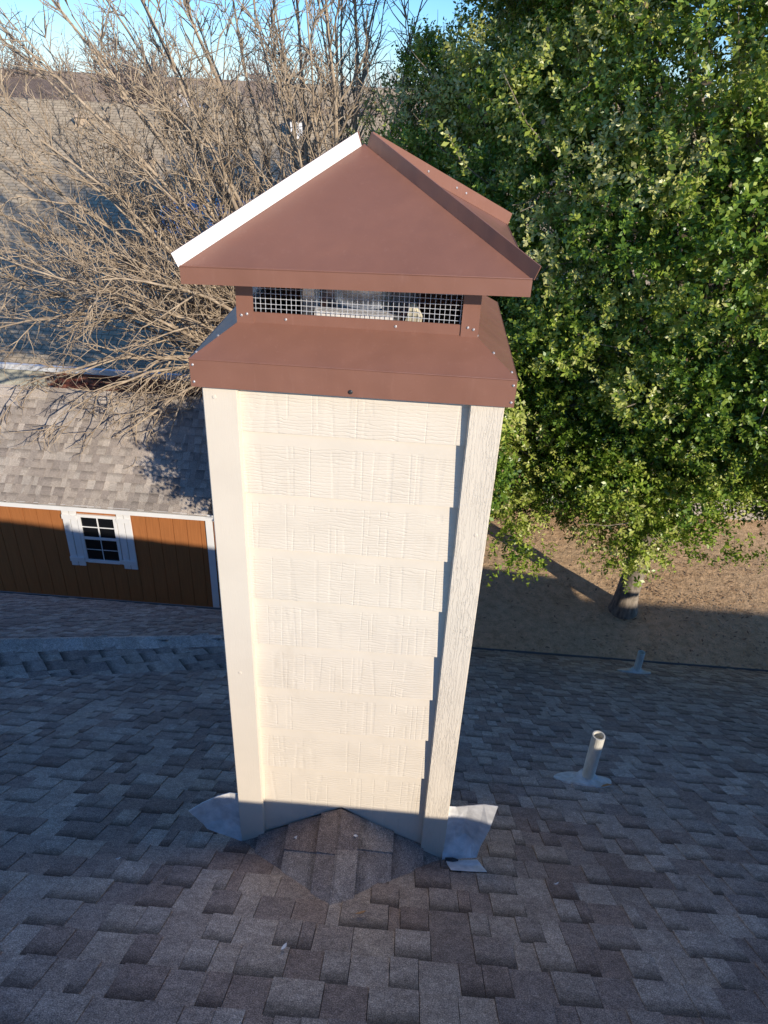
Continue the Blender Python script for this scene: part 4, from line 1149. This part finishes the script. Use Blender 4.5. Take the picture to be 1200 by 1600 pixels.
# long upright shoots that stand out of the crown
for i in range(150):
    c, dv = clumps[rr.randrange(len(clumps))]
    if dv.y > 0.3: continue
    d3 = (np.array(dv) * 0.5 + np.array([nr.normal(0, .3), nr.normal(0, .3), 0.9])); d3 /= np.linalg.norm(d3)
    sb_ = Vector(c) + Vector(dv) * 0.2; lm.tube([sb_, Vector(c) + Vector(dv) * 0.45 + Vector(d3) * 0.35, Vector(c) + Vector(dv) * 0.45 + Vector(d3) * 0.85], [0.009, 0.007, 0.003], 4)
    for k in range(6):
        cent.append(tuple(np.array(c) + np.array(dv) * 0.45 + d3 * (0.12 * k))); axis.append(d3 + nr.normal(0, .15, 3)); tintb.append(min(0.98, 0.72 + nr.normal(0, .08)))
for i in range(500):                                  # pale bare twigs among the foliage
    c, dv = clumps[rr.randrange(len(clumps))]
    if dv.y > 0.2: continue
    p0_ = Vector(c) + Vector((rr.gauss(0, .25), rr.gauss(0, .25), rr.gauss(0, .2))); dd_ = (Vector(dv) * 0.7 + Vector((rr.gauss(0, .6), rr.gauss(0, .4), rr.gauss(0.2, .5)))).normalized()
    L_ = rr.uniform(0.3, 0.75); kk_ = Vector((rr.gauss(0, .06), rr.gauss(0, .06), rr.gauss(0, .06)))
    lm.tube([p0_, p0_ + dd_ * L_ * 0.5 + kk_, p0_ + dd_ * L_], [0.008, 0.006, 0.003], 4)
lm.build('limb', M['bark_oak'], oak, smooth=True, kind='stuff')
cent = np.array(cent); axis = np.array(axis); axis /= np.linalg.norm(axis, axis=1)[:, None]; NS = len(cent)
ref = nr.normal(0, 1, (NS, 3)); xa = np.cross(ref, axis); xa /= np.linalg.norm(xa, axis=1)[:, None]; yaX = np.cross(axis, xa)
Rm = np.stack([xa, yaX, axis], axis=2)
pk = nr.integers(0, len(protos), NS); sc = nr.uniform(0.75, 1.25, NS)
V = np.einsum('nij,nkj->nki', Rm, protos[pk] * sc[:, None, None]) + cent[:, None, :]
V = V.reshape(-1, 3).astype(np.float32)
nl = NS * NL
F_ = np.arange(nl * 4)
me = bpy.data.meshes.new('crown')
me.vertices.add(len(V)); me.vertices.foreach_set('co', V.reshape(-1))
me.loops.add(len(F_)); me.loops.foreach_set('vertex_index', F_.astype(np.int32))
me.polygons.add(nl); me.polygons.foreach_set('loop_start', (np.arange(nl) * 4).astype(np.int32)); me.polygons.foreach_set('loop_total', np.full(nl, 4, np.int32))
me.update(calc_edges=True)
tn = np.clip(np.repeat(np.array(tintb), NL) + nr.normal(0, 0.10, nl), 0.01, 0.99)
brown = nr.random(nl) < 0.006
tn[brown] = 1.5
at = me.attributes.new('tint', 'FLOAT', 'FACE'); at.data.foreach_set('value', tn.astype(np.float32))
def mat_leaf():
    n = NT('oak_leaf'); a = n.n('ShaderNodeAttribute'); a.attribute_name = 'tint'
    c = n.ramp(a.outputs['Fac'], [(0.0, (0.055, 0.12, 0.018)), (0.35, (0.165, 0.27, 0.030)), (0.6, (0.33, 0.40, 0.055)), (0.85, (0.50, 0.50, 0.13)), (0.99, (0.56, 0.54, 0.24))])
    isb = n.math('GREATER_THAN', a.outputs['Fac'], 1.2)
    c = n.mix(isb, c, (0.32, 0.22, 0.12))
    n.done(c, 0.36, None, 0.5)
    tr = n.n('ShaderNodeBsdfTranslucent'); n.l(n.mix(1.0, c, (1.0, 1.25, 0.5), 'MULTIPLY'), tr.inputs[0])
    mx = n.n('ShaderNodeMixShader'); mx.inputs[0].default_value = 0.16
    n.l(n.p.outputs[0], mx.inputs[1]); n.l(tr.outputs[0], mx.inputs[2]); n.l(mx.outputs[0], n.out.inputs['Surface'])
    return n.m
me.materials.append(mat_leaf())
lo_ = bpy.data.objects.new('crown', me); link(lo_, oak); tag(lo_, kind='stuff')

# ------------------------------------------------------------------ leaf litter under the oak
q = MB(); rl = random.Random(3)
for i in range(4200):
    x = rl.gauss(5.2, 2.6); y = rl.uniform(6.0, 15.5)
    if rl.random() < 0.5 and x < 4: x += 2.5
    z = gh(x, y) + 0.012; a = rl.uniform(0, 6.28); s_ = rl.uniform(0.02, 0.045)
    ca, sa = math.cos(a), math.sin(a); t1 = rl.uniform(-.5, .5) * s_
    q.poly([(x - ca*s_, y - sa*s_, z), (x + sa*s_*.4, y - ca*s_*.4, z + .006), (x + ca*s_, y + sa*s_, z + abs(t1)), (x - sa*s_*.4, y + ca*s_*.4, z + .006)], None, rl.uniform(0.01, 0.99))
n = NT('litter'); a = n.n('ShaderNodeAttribute'); a.attribute_name = 'tint'
M['litter'] = n.done(n.ramp(a.outputs['Fac'], [(0, (0.17, 0.10, 0.05)), (0.5, (0.34, 0.21, 0.11)), (1, (0.55, 0.40, 0.24))]), 0.8)
tag(q.build('leaf_litter', M['litter']), 'dry brown leaves scattered on the ground under the tree', 'leaf litter', kind='stuff')
